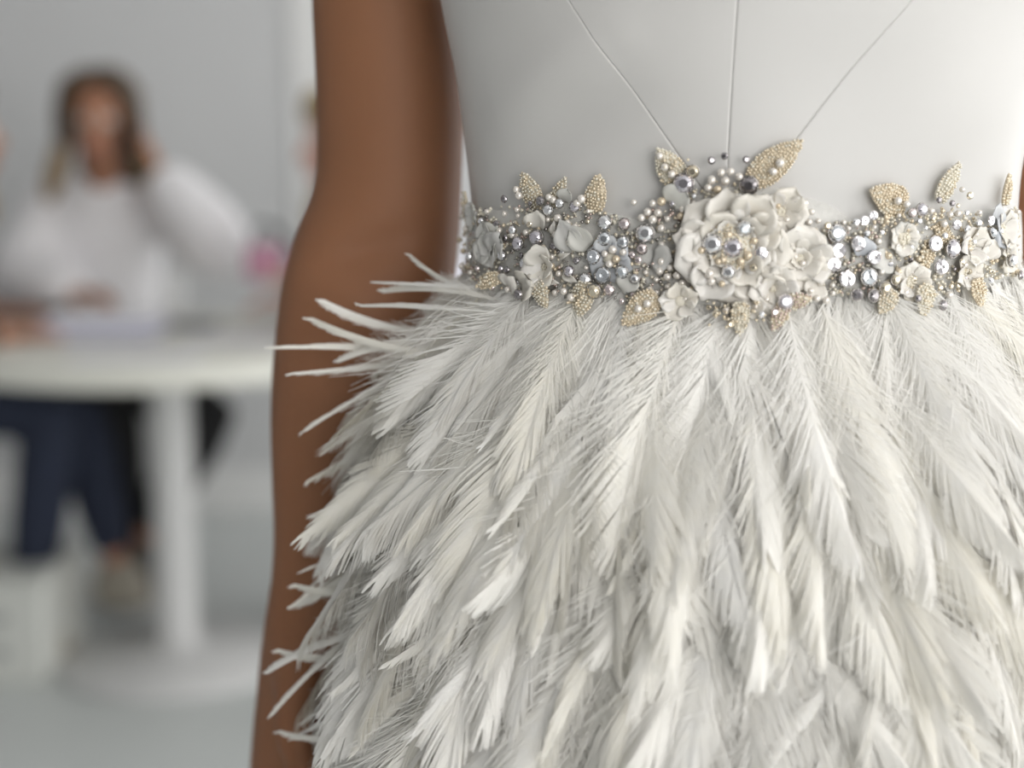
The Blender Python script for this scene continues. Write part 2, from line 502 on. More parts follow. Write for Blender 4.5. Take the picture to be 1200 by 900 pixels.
H_ME = [mesh_np('feather', v, q) for v, q in FH]
HL_ME = [mesh_np('feather', v, q) for v, q in HL_]
for me in F_ME + H_ME + HL_ME: me.materials.append(M['feather'])


def basis(p, d, n, L, roll):
    d = d.normalized(); s = d.cross(n)
    if s.length < 1e-4: s = d.orthogonal()
    s.normalize(); n = s.cross(d).normalized()
    q = Quaternion(d, roll)
    s = q @ s; n = q @ n
    return Matrix(((s.x * L, d.x * L, n.x * L, p.x), (s.y * L, d.y * L, n.y * L, p.y), (s.z * L, d.z * L, n.z * L, p.z), (0, 0, 0, 1)))


def flow(th, z, lift, slant):
    """direction in which a feather lies: down the skirt, fanned sideways, lifted off it"""
    n = surf_n(th, z)
    t = Vector((math.cos(th), math.sin(th) * 0.75, 0)).normalized()
    dn = Vector((0, 0, -1)); dn = (dn - n * dn.dot(n)).normalized()
    return (dn + t * slant + n * lift).normalized(), n


D0 = Vector((CX, CY, 0))


def add_feather(me, mat4):
    o = bpy.data.objects.new('feather', me); COL.objects.link(o)
    o.parent = dress
    o.matrix_local = Matrix.Translation(-D0) @ mat4
    return o


BX = [520, 545, 600, 690, 760, 860, 940, 1000, 1050, 1100, 1150, 1190, 1215]
BY = [318, 320, 336, 340, 352, 364, 346, 340, 340, 342, 326, 316, 316]
_thb = np.radians(np.linspace(-90, 90, 61))
_zbb = np.array([hit(867 + 322 * math.sin(t), np.interp(867 + 322 * math.sin(t), BX, BY))[1] for t in _thb])


def z_belt(th):
    return float(np.interp(th, _thb, _zbb))


n_feather = 0
# hero feathers: root pixel, tip pixel, lift of the tip off the surface, dy of depth at the tip
HERO = [
    # left outline, top to bottom
    ((575, 338), (447, 331), 0.03), ((585, 352), (452, 318), 0.03), ((600, 372), (446, 345), 0.03), ((520, 392), (378, 380), 0.03),
    ((505, 410), (323, 402), 0.03), ((540, 420), (356, 398), 0.02), ((510, 432), (354, 478), 0.03), ((480, 455), (377, 520), 0.02),
    ((480, 480), (367, 568), 0.02), ((490, 490), (372, 591), 0.03), ((495, 520), (369, 616), 0.03), ((470, 600), (367, 630), 0.02),
    ((450, 600), (351, 694), 0.03), ((480, 620), (342, 731), 0.03), ((460, 740), (314, 750), 0.03), ((455, 710), (319, 812), 0.02),
    ((470, 420), (345, 440), 0.02), ((470, 530), (362, 600), 0.02), ((460, 560), (376, 640), 0.02), ((460, 680), (352, 716), 0.02),
    ((450, 790), (347, 844), 0.02), ((440, 860), (321, 879), 0.02), ((450, 850), (330, 905), 0.02), ((430, 640), (352, 662), 0.01),
    ((470, 470), (395, 548), 0.02), ((455, 520), (383, 585), 0.015), ((445, 650), (340, 700), 0.02), ((440, 760), (330, 790), 0.02), ((445, 820), (336, 862), 0.02),
    ((560, 345), (470, 312), 0.02), ((540, 400), (400, 392), 0.02),
    # inside the skirt
    ((700, 470), (572, 614), 0.03), ((690, 560), (572, 654), 0.03), ((655, 655), (487, 861), 0.035), ((510, 690), (393, 819), 0.03),
    ((540, 760), (403, 865), 0.03), ((560, 700), (459, 791), 0.025), ((640, 580), (514, 706), 0.02), ((690, 600), (614, 745), 0.03),
    ((640, 430), (560, 520), 0.02), ((600, 500), (505, 640), 0.02), ((720, 690), (640, 880), 0.03), ((610, 690), (530, 850), 0.02),
    ((1100, 560), (1140, 743), 0.02), ((1110, 600), (1197, 782), 0.02), ((1030, 700), (1117, 905), 0.03), ((975, 640), (903, 785), 0.03),
    ((1010, 760), (890, 900), 0.02), ((960, 430), (925, 590), 0.02), ((930, 480), (905, 640), 0.02), ((860, 480), (835, 640), 0.02),
    ((1080, 450), (1120, 620), 0.02), ((780, 520), (740, 690), 0.02), ((760, 420), (705, 560), 0.02), ((850, 620), (880, 800), 0.02),
]
for k, (r0, t0, lift) in enumerate(HERO):
    th, z, _ = hit(*r0, 0.004)
    p = surf(th, z, 0.004)
    th1, z1, tt = hit(*t0, 0.004 + lift)
    q = CAM + ray(*t0) * tt
    d = q - p; L = d.length
    n = surf_n(th, z)
    n = (n * 0.4 + (CAM - p).normalized() * 0.9)
    add_feather(HL_ME[k % 8] if k < 31 else H_ME[k % 8], basis(p, d, n, L, rng.normal(0, 0.25))); n_feather += 1

# the visible coat, feather by feather
N_COAT = 300 - n_feather
spots = []
cnt = 0
rows = 11
zz = np.linspace(1.126, 0.900, rows)
per = int(math.ceil(N_COAT / rows))
for r_ in range(rows):
    for c_ in range(per):
        th = math.radians(-98 + 196 * (c_ + 0.5 + 0.5 * (r_ % 2) + rng.uniform(-0.4, 0.4)) / per)
        z = z_belt(th) + 0.002 - (zz[0] - zz[r_]) - (rng.uniform(0, 0.016) if r_ else rng.uniform(0, 0.005))
        spots.append((th, z))
for th, z in spots[:N_COAT]:
    top = max(0, (z - 1.03) / 0.08)
    sd_ = abs(math.sin(th)) ** 3
    lift = 0.16 - 0.10 * sd_ + 0.30 * top * abs(math.sin(th)) + rng.uniform(-0.05, 0.22 - 0.12 * sd_)
    slant = 0.55 * math.sin(th * 0.9 + 0.06) * (0.55 + 0.6 * top) - 0.08 + rng.normal(0, 0.20)
    d, n = flow(th, z, lift, slant)
    L = rng.uniform(0.075, 0.115)
    add_feather(F_ME[int(rng.integers(len(F_ME)))], basis(surf(th, z, 0.0035), d, n, L, rng.normal(0, 0.35))); n_feather += 1

# the rest of the coat: under-layer all round and the lower rows, too many to count
UV = []; UQ = []; ub = 0


def stuff_feather(th, z, lift, slant, L, off, roll, kit=FL):
    global ub
    d, n = flow(th, z, lift, slant)
    v, q = kit[int(rng.integers(len(kit)))]
    m = np.array(Matrix.Translation(-D0) @ basis(surf(th, z, off), d, n, L, roll))
    UV.append(v @ m[:3, :3].T + m[:3, 3]); UQ.append(q + ub); ub += len(v)


for k in range(1000):
    th = math.radians(rng.uniform(-112, 112))
    z = z_belt(th) + 0.002 - 0.30 * ((k + rng.random()) / 1000) ** 1.05
    top = max(0, (z - 1.03) / 0.08)
    stuff_feather(th, z, rng.uniform(0.05, 0.28 - 0.14 * abs(math.sin(th)) ** 3) + 0.25 * top * abs(math.sin(th)), 0.5 * math.sin(th) * (0.5 + 0.5 * top) + rng.normal(0, 0.3),
                  rng.uniform(0.06, 0.10), rng.uniform(-0.003, 0.004), rng.normal(0, 0.5))
for k in range(330):                                    # short downy ones tucked under the belt's lower edge
    th = math.radians(-100 + 200 * (k + rng.random()) / 330)
    stuff_feather(th, z_belt(th) + rng.uniform(-0.004, 0.005), rng.uniform(0.06, 0.24), 0.6 * math.sin(th) + rng.normal(0, 0.22), rng.uniform(0.045, 0.08), rng.uniform(0.0012, 0.0034), rng.normal(0, 0.35), FT)
for k in range(300):                                    # lower rows and the back
    if k < 180: z = rng.uniform(0.45, 0.83); th = math.radians(rng.uniform(-180, 180))
    else: z = rng.uniform(0.83, 1.11); th = math.radians(rng.choice([-1, 1]) * rng.uniform(105, 180))
    stuff_feather(th, z, rng.uniform(0.1, 0.3), rng.normal(0, 0.3), rng.uniform(0.09, 0.12), 0.0, rng.normal(0, 0.4))
fl = link('feather_underlayer', mesh_np('feather_underlayer', np.concatenate(UV), np.concatenate(UQ)), dress, M['feather_cream'])
fl.matrix_parent_inverse = Matrix.Identity(4)
fl['kind'] = 'stuff'

# ------------------------------------------------------------------ the beaded belt
belt = empty('beaded_belt', (CX, CY, 1.142))
tag(belt, 'beaded bridal belt of pearls, crystals and fabric flowers around the waist', 'belt')
WM = {belt.name: Matrix.Translation((CX, CY, 1.142))}


def attach(name, me, parent, W):
    o = bpy.data.objects.new(name, me); COL.objects.link(o)
    o.parent = parent
    o.matrix_local = WM[parent.name].inverted() @ W
    WM[o.name] = W
    return o


def icos(sub):
    bm = bmesh.new(); bmesh.ops.create_icosphere(bm, subdivisions=sub, radius=1.0)
    V = np.array([v.co[:] for v in bm.verts]); T = np.array([[v.index for v in f.verts] for f in bm.faces]); bm.free()
    return V, T


SPH2, SPH2T = icos(2)
SPH1, SPH1T = icos(1)


def beads_mesh(name, pos, rad, mats, mi=None):
    """many tiny beads as one mesh"""
    pos = np.asarray(pos); n = len(pos); rad = np.asarray(rad)
    V = (SPH1[None] * rad[:, None, None] + pos[:, None]).reshape(-1, 3)
    T = (SPH1T[None] + (np.arange(n) * len(SPH1))[:, None, None]).reshape(-1, 3)
    me = mesh_np(name, V, T, True, None if mi is None else np.repeat(mi, len(SPH1T)))
    for m in mats: me.materials.append(m)
    return me


def frame(px, py, off=0.0, rot=0.0, tilt=0.0):
    """world frame on the belt under a pixel: x right, y up along the belt, z outward; and metres per pixel there"""
    th, z, t = hit(px, py, 0.004)
    a, b = prof(z)
    n = Vector((math.sin(th) / a, -math.cos(th) / b, 0)).normalized()
    p = surf(th, z, 0.0035) + n * off
    up = Vector((0, 0, 1)); rt = up.cross(n).normalized()
    m = Matrix((( rt.x, up.x, n.x, p.x), (rt.y, up.y, n.y, p.y), (rt.z, up.z, n.z, p.z), (0, 0, 0, 1)))
    m = m @ Matrix.Rotation(rot, 4, 'Z') @ Matrix.Rotation(tilt, 4, 'X')
    return m, t / F_PX


# sash: tulle band with an irregular edge, all round the waist
TX = [520, 545, 600, 650, 700, 740, 790, 850, 920, 950, 1000, 1050, 1120, 1160, 1190, 1215]
TY = [246, 246, 246, 236, 250, 262, 226, 214, 240, 262, 264, 254, 246, 260, 246, 246]
V = []; nseg = 150
for i in range(nseg):
    th = -math.pi + 2 * math.pi * i / nseg
    x = 867 + 322 * math.sin(th) if abs(th) < math.pi / 2 else (1190 if th > 0 else 545)
    zt = hit(x, np.interp(x, TX, TY))[1]; zb = hit(x, np.interp(x, BX, BY))[1]
    if abs(th) > math.pi / 2: zt, zb = 1.160, 1.118
    prof_r = [(zb, -0.001), (zb, 0.0026), (zb * .7 + zt * .3, 0.0034), (zb * .35 + zt * .65, 0.0034), (zt, 0.0026), (zt, -0.001)]
    for z, o_ in prof_r: V.append(tuple(surf(th, z, o_)))
Q = [(i * 6 + k, ((i + 1) % nseg) * 6 + k, ((i + 1) % nseg) * 6 + k + 1, i * 6 + k + 1) for i in range(nseg) for k in range(5)]
sash_me = mesh_np('sash', np.array(V), np.array(Q), True); sash_me.materials.append(M['tulle'])
sash = attach('sash', sash_me, belt, Matrix.Identity(4))

# prototypes
pearl_me = mesh_np('pearl', SPH2, SPH2T, True); pearl_me.materials.append(M['pearl'])
pearlg_me = mesh_np('pearl', SPH2, SPH2T, True); pearlg_me.materials.append(M['pearl_gold'])


def gem_mesh(mat, flat=False):
    n = 10
    V = []; F = []
    def ring(r, z, ph): V.extend([(r * math.cos(2 * math.pi * (i + ph) / n), r * math.sin(2 * math.pi * (i + ph) / n), z) for i in range(n)])
    if flat:
        ring(0.30, 0.30, 0); ring(0.80, 0.26, .5); ring(1.0, 0.05, 0); ring(0.95, -0.12, .5)
    else:
        ring(0.48, 0.60, 0); ring(0.80, 0.40, .5); ring(1.0, 0.05, 0); ring(0.86, -0.25, .5)
    if flat:
        V.append((0, 0, 0.10)); F += [(i, (i + 1) % n, 4 * n) for i in range(n)]     # hollowed centre
    else:
        F.append(tuple(range(n)))
    for k in range(3):
        a, b = k * n, (k + 1) * n
        for i in range(n):
            j = (i + 1) % n
            if k % 2 == 0: F += [(a + i, b + i, a + j), (b + i, b + j, a + j)]
            else: F += [(a + i, b + j, a + j), (a + i, b + i, b + j)]
    me = bpy.data.meshes.new('crystal'); me.from_pydata(V, [], F); me.update(); me.validate()
    bm = bmesh.new(); bm.from_mesh(me); bmesh.ops.recalc_face_normals(bm, faces=bm.faces); bm.to_mesh(me); bm.free()
    me.materials.append(M['cr_' + mat])
    return me


GEM = {k: gem_mesh(k) for k in ('clear', 'violet', 'dark', 'pink', 'blue', 'gold')}
GEM['lilac'] = gem_mesh('lilac', True)
GEM['ring'] = gem_mesh('blue', True)
bm = bmesh.new()                                                # claw cup under each stone
lathe(bm, [(0.70, -0.42), (1.04, -0.30), (1.12, 0.02), (1.03, 0.10), (0.98, 0.02), (0.80, -0.2)], 14)
for k in range(4):
    a = math.pi / 4 + k * math.pi / 2
    r = bmesh.ops.create_icosphere(bm, subdivisions=1, radius=0.15)
    for v in r['verts']: v.co = v.co * 1.0 + Vector((1.0 * math.cos(a), 1.0 * math.sin(a), 0.14))
set_me = mesh_bm('setting', bm, True); set_me.materials.append(M['silver'])


def petal_mesh(seed, mat, L=1.0, wide=0.62, cup=0.28, ridge=0.0, pointed=0.0):
    r = random.Random(seed)
    nu_, nv_ = 9, 9
    ph = r.uniform(0, 6); wv = r.uniform(0.03, 0.07); tw = r.uniform(-0.12, 0.12)
    V = []
    for j in range(nv_):
        v = j / (nv_ - 1)
        wd = wide * (math.sin(math.pi * (0.10 + 0.80 * v)) ** 0.65) * (1 - pointed * v ** 2)
        if v > 0.999: wd *= 0.55
        for i in range(nu_):
            u = -1 + 2 * i / (nu_ - 1)
            y = v * (1 - 0.14 * u * u * v)
            z = 0.10 * math.sin(math.pi * v) + cup * (v ** 2) * 0.8 + cup * 0.9 * (u * u) * math.sin(math.pi * min(1, v + .15)) \
                + wv * math.sin(3 * u + ph + 4 * v) * v - 0.25 * max(0, v - 0.8) * 2 + tw * u * v
            if ridge: z += ridge * math.cos(u * 14) * math.sin(math.pi * v)
            V.append((u * wd, y * L, z))
    nF = len(V)
    V += [(x, y, z - 0.035) for x, y, z in V]                    # cloth thickness
    Q = []
    for j in range(nv_ - 1):
        for i in range(nu_ - 1):
            q = (j * nu_ + i, j * nu_ + i + 1, (j + 1) * nu_ + i + 1, (j + 1) * nu_ + i)
            Q.append(q); Q.append(tuple(nF + k for k in reversed(q)))
    per = [i for i in range(nu_)] + [j * nu_ + nu_ - 1 for j in range(1, nv_)] + [(nv_ - 1) * nu_ + i for i in range(nu_ - 2, -1, -1)] + [j * nu_ for j in range(nv_ - 2, 0, -1)]
    for a, b in zip(per, per[1:] + per[:1]): Q.append((a, nF + a, nF + b, b))
    me = mesh_np('petal', np.array(V), np.array(Q), True); me.materials.append(M[mat])
    return me


PET = [petal_mesh(k, 'petal', wide=0.60 + 0.05 * (k % 3), cup=0.20 + 0.07 * (k % 4)) for k in range(6)]
PETG = [petal_mesh(20 + k, 'petal_grey', wide=0.62, cup=0.22) for k in range(3)]
PETB = [petal_mesh(30 + k, 'petal_blue', wide=0.60, cup=0.15) for k in range(3)]
SHELL = petal_mesh(40, 'petal', wide=0.62, cup=0.30, ridge=0.05)
SHELLG = petal_mesh(41, 'petal_grey', wide=0.46, cup=0.12, ridge=0.05, pointed=0.55)
SPIKE = petal_mesh(42, 'petal', wide=0.22, cup=0.15, pointed=0.6)


def S(m, s, sz=None):
    return m @ Matrix.Diagonal((s, s, sz or s, 1))


def flower(px, py, rings, cr, beadmat, meshes, off=0.001, nbeads=70):
    """rings: (count, radius px of the petal root, petal length px, tilt deg, phase)"""
    m, s = frame(px, py, off)
    # the flower's own body: a low domed button
    bm = bmesh.new(); lathe(bm, [(cr, 0), (cr * 0.97, cr * 0.2), (cr * 0.75, cr * 0.42), (cr * 0.3, cr * 0.55)], 20)
    fme = mesh_bm('flower', bm, True); fme.materials.append(M['leaf_cloth_pale'])
    f = attach('flower', fme, belt, S(m, s))
    for n, rr, ln, tilt, ph in rings:
        for k in range(n):
            a = 2 * math.pi * (k + ph) / n + random.uniform(-0.12, 0.12)
            q = m @ Matrix.Rotation(a, 4, 'Z') @ Matrix.Translation((0, rr * s, 0.0006)) @ Matrix.Rotation(math.radians(tilt + random.uniform(-8, 8)), 4, 'X')
            attach('petal', meshes[random.randrange(len(meshes))], f, S(q, ln * s * random.uniform(0.9, 1.1)))
    if nbeads:
        pos = []; rad = []
        for k in range(nbeads):
            r_ = cr * math.sqrt(random.random()) * 1.05; a = random.uniform(0, 2 * math.pi)
            h = cr * 0.55 * math.sqrt(max(0, 1 - (r_ / cr / 1.1) ** 2))
            pos.append((r_ * math.cos(a), r_ * math.sin(a), h + random.uniform(0, 1.5))); rad.append(random.uniform(1.3, 2.2))
        b = attach('seed_beads', beads_mesh('seed_beads', pos, rad, [M[beadmat], M['bead_cream']], [random.random() < .25 for _ in pos]), f, S(m, s))
        b['kind'] = 'stuff'
    return f


# the big ivory flower in the middle, a softer one to its right, small ones along the belt
flower(855, 288, [(10, 27, 44, 10, 0.2), (8, 20, 34, 26, 0.6), (6, 17, 22, 40, 0.1)], 33, 'bead_gold', PET, 0.002, 190)
flower(936, 303, [(7, 6, 36, 5, 0.1), (6, 5, 24, 14, 0.5), (4, 3, 14, 30, 0.2)], 9, 'bead_cream', PET, 0.001, 14)
flower(905, 338, [(5, 4, 30, 14, 0.4), (4, 3, 20, 30, 0.0)], 6, 'bead_cream', PET, 0.001, 8)
flower(797, 352, [(5, 5, 21, 20, 0.1)], 7, 'bead_cream', PET, 0.003, 0)
flower(915, 248, [(5, 4, 28, 18, 0.7)], 6, 'bead_cream', PET, 0.001, 10)
flower(577, 286, [(6, 4, 27, 14, 0.3), (5, 3, 17, 30, 0.0)], 7, 'bead_grey', PETG, 0.001, 14)
flower(560, 255, [(5, 3, 18, 18, 0.3)], 5, 'bead_grey', PETG, 0.001, 8)
flower(714, 304, [(6, 8, 22, 8, 0.2)], 9, 'bead_grey', PETB, 0.001, 0)
flower(640, 312, [(4, 3, 26, 22, 0.15)], 5, 'bead_grey', PET, 0.002, 8)
flower(1058, 280, [(7, 6, 17, 12, 0.3)], 8, 'bead_cream', PETG + PET, 0.001, 30)
flower(1066, 330, [(6, 5, 22, 12, 0.0)], 7, 'bead_cream', PET, 0.001, 24)
flower(1136, 288, [(5, 4, 24, 14, 0.5)], 6, 'bead_cream', PET, 0.001, 8)
flower(1130, 318, [(4, 3, 22, 12, 0.2)], 5, 'bead_cream', PET, 0.001, 6)
flower(1172, 268, [(6, 4, 24, 16, 0.2)], 6, 'bead_cream', PET + PETB, 0.001, 12)
flower(1176, 300, [(5, 3, 18, 16, 0.2)], 5, 'bead_cream', PET, 0.001, 10)

# single petals sewn on their own: pixel, length px, direction deg (0 = up), mesh
for x, y, ln, a, me in ((632, 268, 24, 10, SHELL), (650, 276, 20, 8, SPIKE), (676, 292, 42, -28, SHELLG), (690, 290, 36, -40, SHELLG), (655, 302, 20, 70, SPIKE),
                        (612, 336, 30, 75, SHELL), (598, 338, 22, 40, PET[2]), (640, 326, 26, 100, SPIKE), (660, 318, 30, 115, SPIKE),
                        (585, 300, 34, 25, PETG[0]), (662, 236, 18, 20, PETG[1]), (740, 322, 24, 200, PETG[2]), (765, 300, 26, 100, PETG[0]),
                        (785, 240, 30, 40, PETG[1]), (1010, 300, 24, 0, PETB[1]), (1040, 300, 26, 240, PETG[2]), (1150, 300, 24, 30, PET[1]),
                        (1160, 262, 26, 15, PETB[0]), (878, 350, 26, 170, PET[3]), (958, 330, 24, 210, PET[4])):
    m, s = frame(x, y, 0.0016, math.radians(-a), math.radians(14))
    attach('petal', me, belt, S(m, ln * s))


# beaded leaves: pixel of the middle, length, width, direction of the point (deg, 0 = right, 90 = up), colour
def leaf(x, y, ln, wd, ang, col, pale=False):
    m, s = frame(x, y, 0.0014 if y < 325 else 0.0048, math.radians(ang - 90), math.radians(7))
    prof_ = lambda v: math.sin(math.pi * (0.06 + 0.94 * v) ** 0.75) ** 0.75
    V = []; nv_, nu_ = 12, 7
    for j in range(nv_):
        v = j / (nv_ - 1)
        for i in range(nu_):
            u = -1 + 2 * i / (nu_ - 1)
            V.append((u * wd / 2 * max(0.04, prof_(v)), (v - .5) * ln, 3.0 * (1 - u * u) * math.sin(math.pi * v)))
    nF = len(V); V += [(a, b, c - 2.0) for a, b, c in V]
    Q = []
    for j in range(nv_ - 1):
        for i in range(nu_ - 1):
            q = (j * nu_ + i, j * nu_ + i + 1, (j + 1) * nu_ + i + 1, (j + 1) * nu_ + i); Q += [q, tuple(nF + k for k in reversed(q))]
    per = [i for i in range(nu_)] + [j * nu_ + nu_ - 1 for j in range(1, nv_)] + [(nv_ - 1) * nu_ + i for i in range(nu_ - 2, -1, -1)] + [j * nu_ for j in range(nv_ - 2, 0, -1)]
    for a, b in zip(per, per[1:] + per[:1]): Q.append((a, nF + a, nF + b, b))
    me = mesh_np('leaf', np.array(V), np.array(Q), True); me.materials.append(M['leaf_cloth_pale' if pale else 'leaf_cloth'])
    o = attach('leaf', me, belt, S(m, s))
    pos = []; rad = []
    d = 3.7
    for j in range(int(ln / d) + 1):
        v = (j + .5) * d / ln
        if v > 1: break
        hw = wd / 2 * prof_(v)
        k = max(1, int(2 * hw / d))
        for i in range(k + 1):
            u = (-1 + 2 * i / k) if k > 0 else 0
            pos.append((u * hw + random.uniform(-.7, .7), (v - .5) * ln + random.uniform(-.8, .8), 3.0 * (1 - u * u) * math.sin(math.pi * v) + random.uniform(0.2, 1.6)))
            rad.append(random.uniform(1.55, 2.25))
    b = attach('seed_beads', beads_mesh('seed_beads', pos, rad, [M[col], M['bead_cream'], M['bead_gold']], [random.choice((0, 0, 0, 1, 2)) for _ in pos]), o, S(m, s))
    b['kind'] = 'stuff'


for a in ((549, 246, 44, 15, 92, 'bead_grey'), (621, 222, 46, 26, 118, 'bead_grey'), (698, 226, 46, 26, 78, 'bead_gold'), (783, 195, 50, 32, 122, 'bead_cream', True),
          (909, 189, 76, 36, 40, 'bead_gold'), (751, 362, 54, 32, 222, 'bead_gold'), (580, 329, 40, 17, 200, 'bead_gold'), (686, 350, 42, 28, 262, 'bead_grey'),
          (1041, 232, 56, 36, 160, 'bead_gold'), (1112, 213, 52, 22, 62, 'bead_cream', True), (1179, 222, 38, 15, 92, 'bead_gold'), (1139, 342, 34, 22, 280, 'bead_gold'),
          (1034, 352, 34, 24, 236, 'bead_grey'), (911, 370, 36, 18, 244, 'bead_pink'), (934, 351, 30, 18, 12, 'bead_pink'), (866, 372, 40, 20, 268, 'bead_cream', True),
          (1078, 350, 38, 24, 255, 'bead_cream', True), (640, 345, 34, 20, 300, 'bead_grey'), (655, 225, 40, 16, 60, 'bead_grey'), (1108, 280, 44, 20, 300, 'bead_gold'),
          (1087, 300, 40, 18, 250, 'bead_gold'), (1185, 312, 26, 13, 280, 'bead_gold')):
    leaf(*a)

# stones in claw settings
CRYS = [(597, 233, 10, 'dark'), (588, 262, 9, 'dark'), (612, 285, 16, 'violet'), (633, 278, 18, 'violet'), (620, 309, 15, 'clear'), (594, 299, 12, 'clear'),
        (606, 269, 11, 'clear'), (617, 344, 12, 'dark'), (637, 235, 11, 'dark'), (646, 246, 13, 'clear'), (659, 238, 11, 'clear'), (676, 242, 13, 'violet'),
        (558, 300, 11, 'clear'), (571, 259, 9, 'clear'), (628, 300, 11, 'dark'), (641, 290, 9, 'gold'), (652, 288, 10, 'dark'), (625, 262, 9, 'gold'), (600, 316, 9, 'dark'),
        (710, 260, 17, 'clear'), (710, 279, 16, 'blue'), (731, 283, 14, 'blue'), (733, 262, 14, 'pink'), (757, 273, 21, 'clear'), (753, 291, 13, 'pink'),
        (697, 300, 17, 'ring'), (708, 322, 19, 'ring'), (730, 318, 15, 'blue'), (670, 317, 13, 'violet'), (688, 327, 15, 'clear'), (701, 340, 17, 'gold'), (718, 338, 13, 'pink'),
        (678, 305, 9, 'dark'), (745, 326, 11, 'clear'), (749, 304, 9, 'pink'),
        (801, 215, 23, 'violet'), (811, 201, 15, 'gold'), (833, 188, 10, 'dark'), (848, 183, 9, 'dark'), (873, 187, 9, 'dark'), (876, 217, 21, 'dark'),
        (834, 285, 22, 'clear'), (857, 289, 21, 'violet'), (870, 267, 17, 'blue'), (889, 295, 16, 'lilac'), (852, 317, 15, 'clear'), (851, 270, 9, 'gold'), (880, 312, 9, 'gold'),
        (917, 352, 17, 'violet'), (890, 367, 9, 'clear'), (905, 364, 9, 'pink'), (855, 378, 8, 'gold'), (838, 366, 8, 'gold'),
        (978, 273, 20, 'blue'), (1000, 260, 10, 'clear'), (1010, 258, 12, 'lilac'), (1020, 252, 12, 'lilac'), (980, 293, 19, 'lilac'), (1003, 285, 19, 'lilac'),
        (1021, 301, 18, 'lilac'), (974, 309, 18, 'lilac'), (990, 326, 21, 'lilac'), (1015, 324, 20, 'ring'), (998, 344, 14, 'dark'), (1017, 345, 15, 'dark'),
        (1030, 336, 14, 'gold'), (1046, 327, 13, 'gold'), (967, 264, 9, 'gold'),
        (1076, 245, 15, 'violet'), (1065, 249, 11, 'pink'), (1095, 234, 8, 'dark'), (1110, 238, 8, 'dark'), (1130, 229, 10, 'gold'), (1115, 263, 13, 'lilac'),
        (1127, 268, 10, 'clear'), (1140, 261, 10, 'clear'), (1091, 285, 20, 'lilac'), (1111, 291, 21, 'violet'), (1098, 312, 19, 'lilac'), (1095, 356, 12, 'dark'),
        (1121, 306, 9, 'gold'), (1154, 258, 13, 'lilac'), (1156, 272, 12, 'blue'), (1150, 284, 11, 'violet'), (1178, 305, 14, 'clear'), (1187, 322, 11, 'dark'), (1067, 348, 9, 'dark')]
for x, y, d, k in CRYS:
    if 800 < x < 900 and 255 < y < 325: off = 0.0085
    elif 700 < y < 0: off = 0
    else: off = 0.0042 if y < 330 else 0.0068
    m, s = frame(x, y, off, random.uniform(0, 6.28), math.radians(random.uniform(-14, 14)))
    W = S(m, d / 2 * s)
    o = attach('crystal', GEM[k], belt, W)
    if k not in ('lilac',) and d >= 11: attach('setting', set_me, o, W)

# pearls
PRL = [(656, 255, 10), (667, 261, 9), (659, 266, 9), (676, 266, 10), (654, 275, 10), (666, 272, 10), (675, 276, 10), (668, 284, 9),
       (710, 297, 9), (719, 292, 11), (731, 295, 9), (723, 303, 10), (715, 309, 10),
       (775, 236, 11), (765, 238, 9), (759, 248, 10), (771, 249, 10), (765, 257, 11), (752, 255, 10), (800, 245, 10), (812, 239, 9), (797, 253, 9), (809, 252, 10), (743, 237, 8),
       (779, 196, 10), (787, 204, 10), (773, 183, 9),
       (844, 202, 10), (855, 201, 10), (833, 211, 11), (849, 212, 11), (829, 220, 10), (840, 222, 10), (865, 207, 10), (859, 246, 10), (864, 249, 8), (835, 243, 9),
       (775, 306, 10), (785, 313, 9), (773, 317, 10), (782, 324, 10), (793, 322, 10), (775, 267, 10), (808, 289, 10), (795, 290, 9),
       (831, 319, 12), (833, 328, 10), (803, 349, 9), (816, 349, 7), (850, 363, 10), (863, 363, 10), (845, 331, 8), (798, 368, 9),
       (904, 201, 10), (912, 191, 11), (931, 235, 10), (941, 238, 10), (934, 246, 10), (939, 254, 9), (946, 260, 9), (937, 267, 9), (949, 248, 8),
       (1048, 235, 10), (1058, 239, 9), (751, 360, 10), (761, 354, 10), (668, 340, 9), (676, 347, 10), (631, 338, 10), (640, 334, 10), (646, 326, 9), (636, 325, 8),
       (955, 349, 9), (966, 351, 9), (948, 340, 8), (1109, 251, 8), (1123, 222, 7), (1102, 262, 9), (1118, 250, 8), (1130, 280, 8), (1138, 274, 8), (612, 229, 10), (609, 222, 9),
       (646, 231, 9), (651, 234, 9), (684, 233, 11), (679, 238, 10), (605, 275, 9), (620, 272, 8), (590, 270, 8), (1050, 318, 9), (1058, 342, 9), (1046, 345, 8), (1126, 310, 8),
       (1160, 292, 9), (1168, 283, 8), (1182, 255, 8), (1185, 290, 8), (1186, 275, 7), (939, 308, 8), (930, 300, 8), (541, 281, 7), (548, 312, 8), (553, 268, 8), (1030, 318, 9), (960, 330, 9),
       (897, 350, 8), (884, 358, 8)]
for x, y, d in PRL:
    off = 0.0075 if (825 < x < 880 and 310 < y < 335) else 0.0034
    if (x, y) in ((904, 201), (912, 191), (751, 360), (761, 354), (779, 196), (787, 204), (773, 183), (684, 233), (679, 238), (1048, 235), (1058, 239), (676, 347), (668, 340)): off = 0.0042 if y < 325 else 0.0072
    m, s = frame(x, y, off)
    attach('pearl', pearlg_me if (x * 7 + y) % 9 == 0 else pearl_me, belt, S(m, d / 2 * s))
for x, y, d in ((874, 298, 11), (866, 305, 10), (852, 274, 11), (846, 303, 9), (822, 292, 9), (841, 305, 8), (881, 281, 9)):
    m, s = frame(x, y, 0.008)
    attach('pearl', pearlg_me, belt, S(m, d / 2 * s))

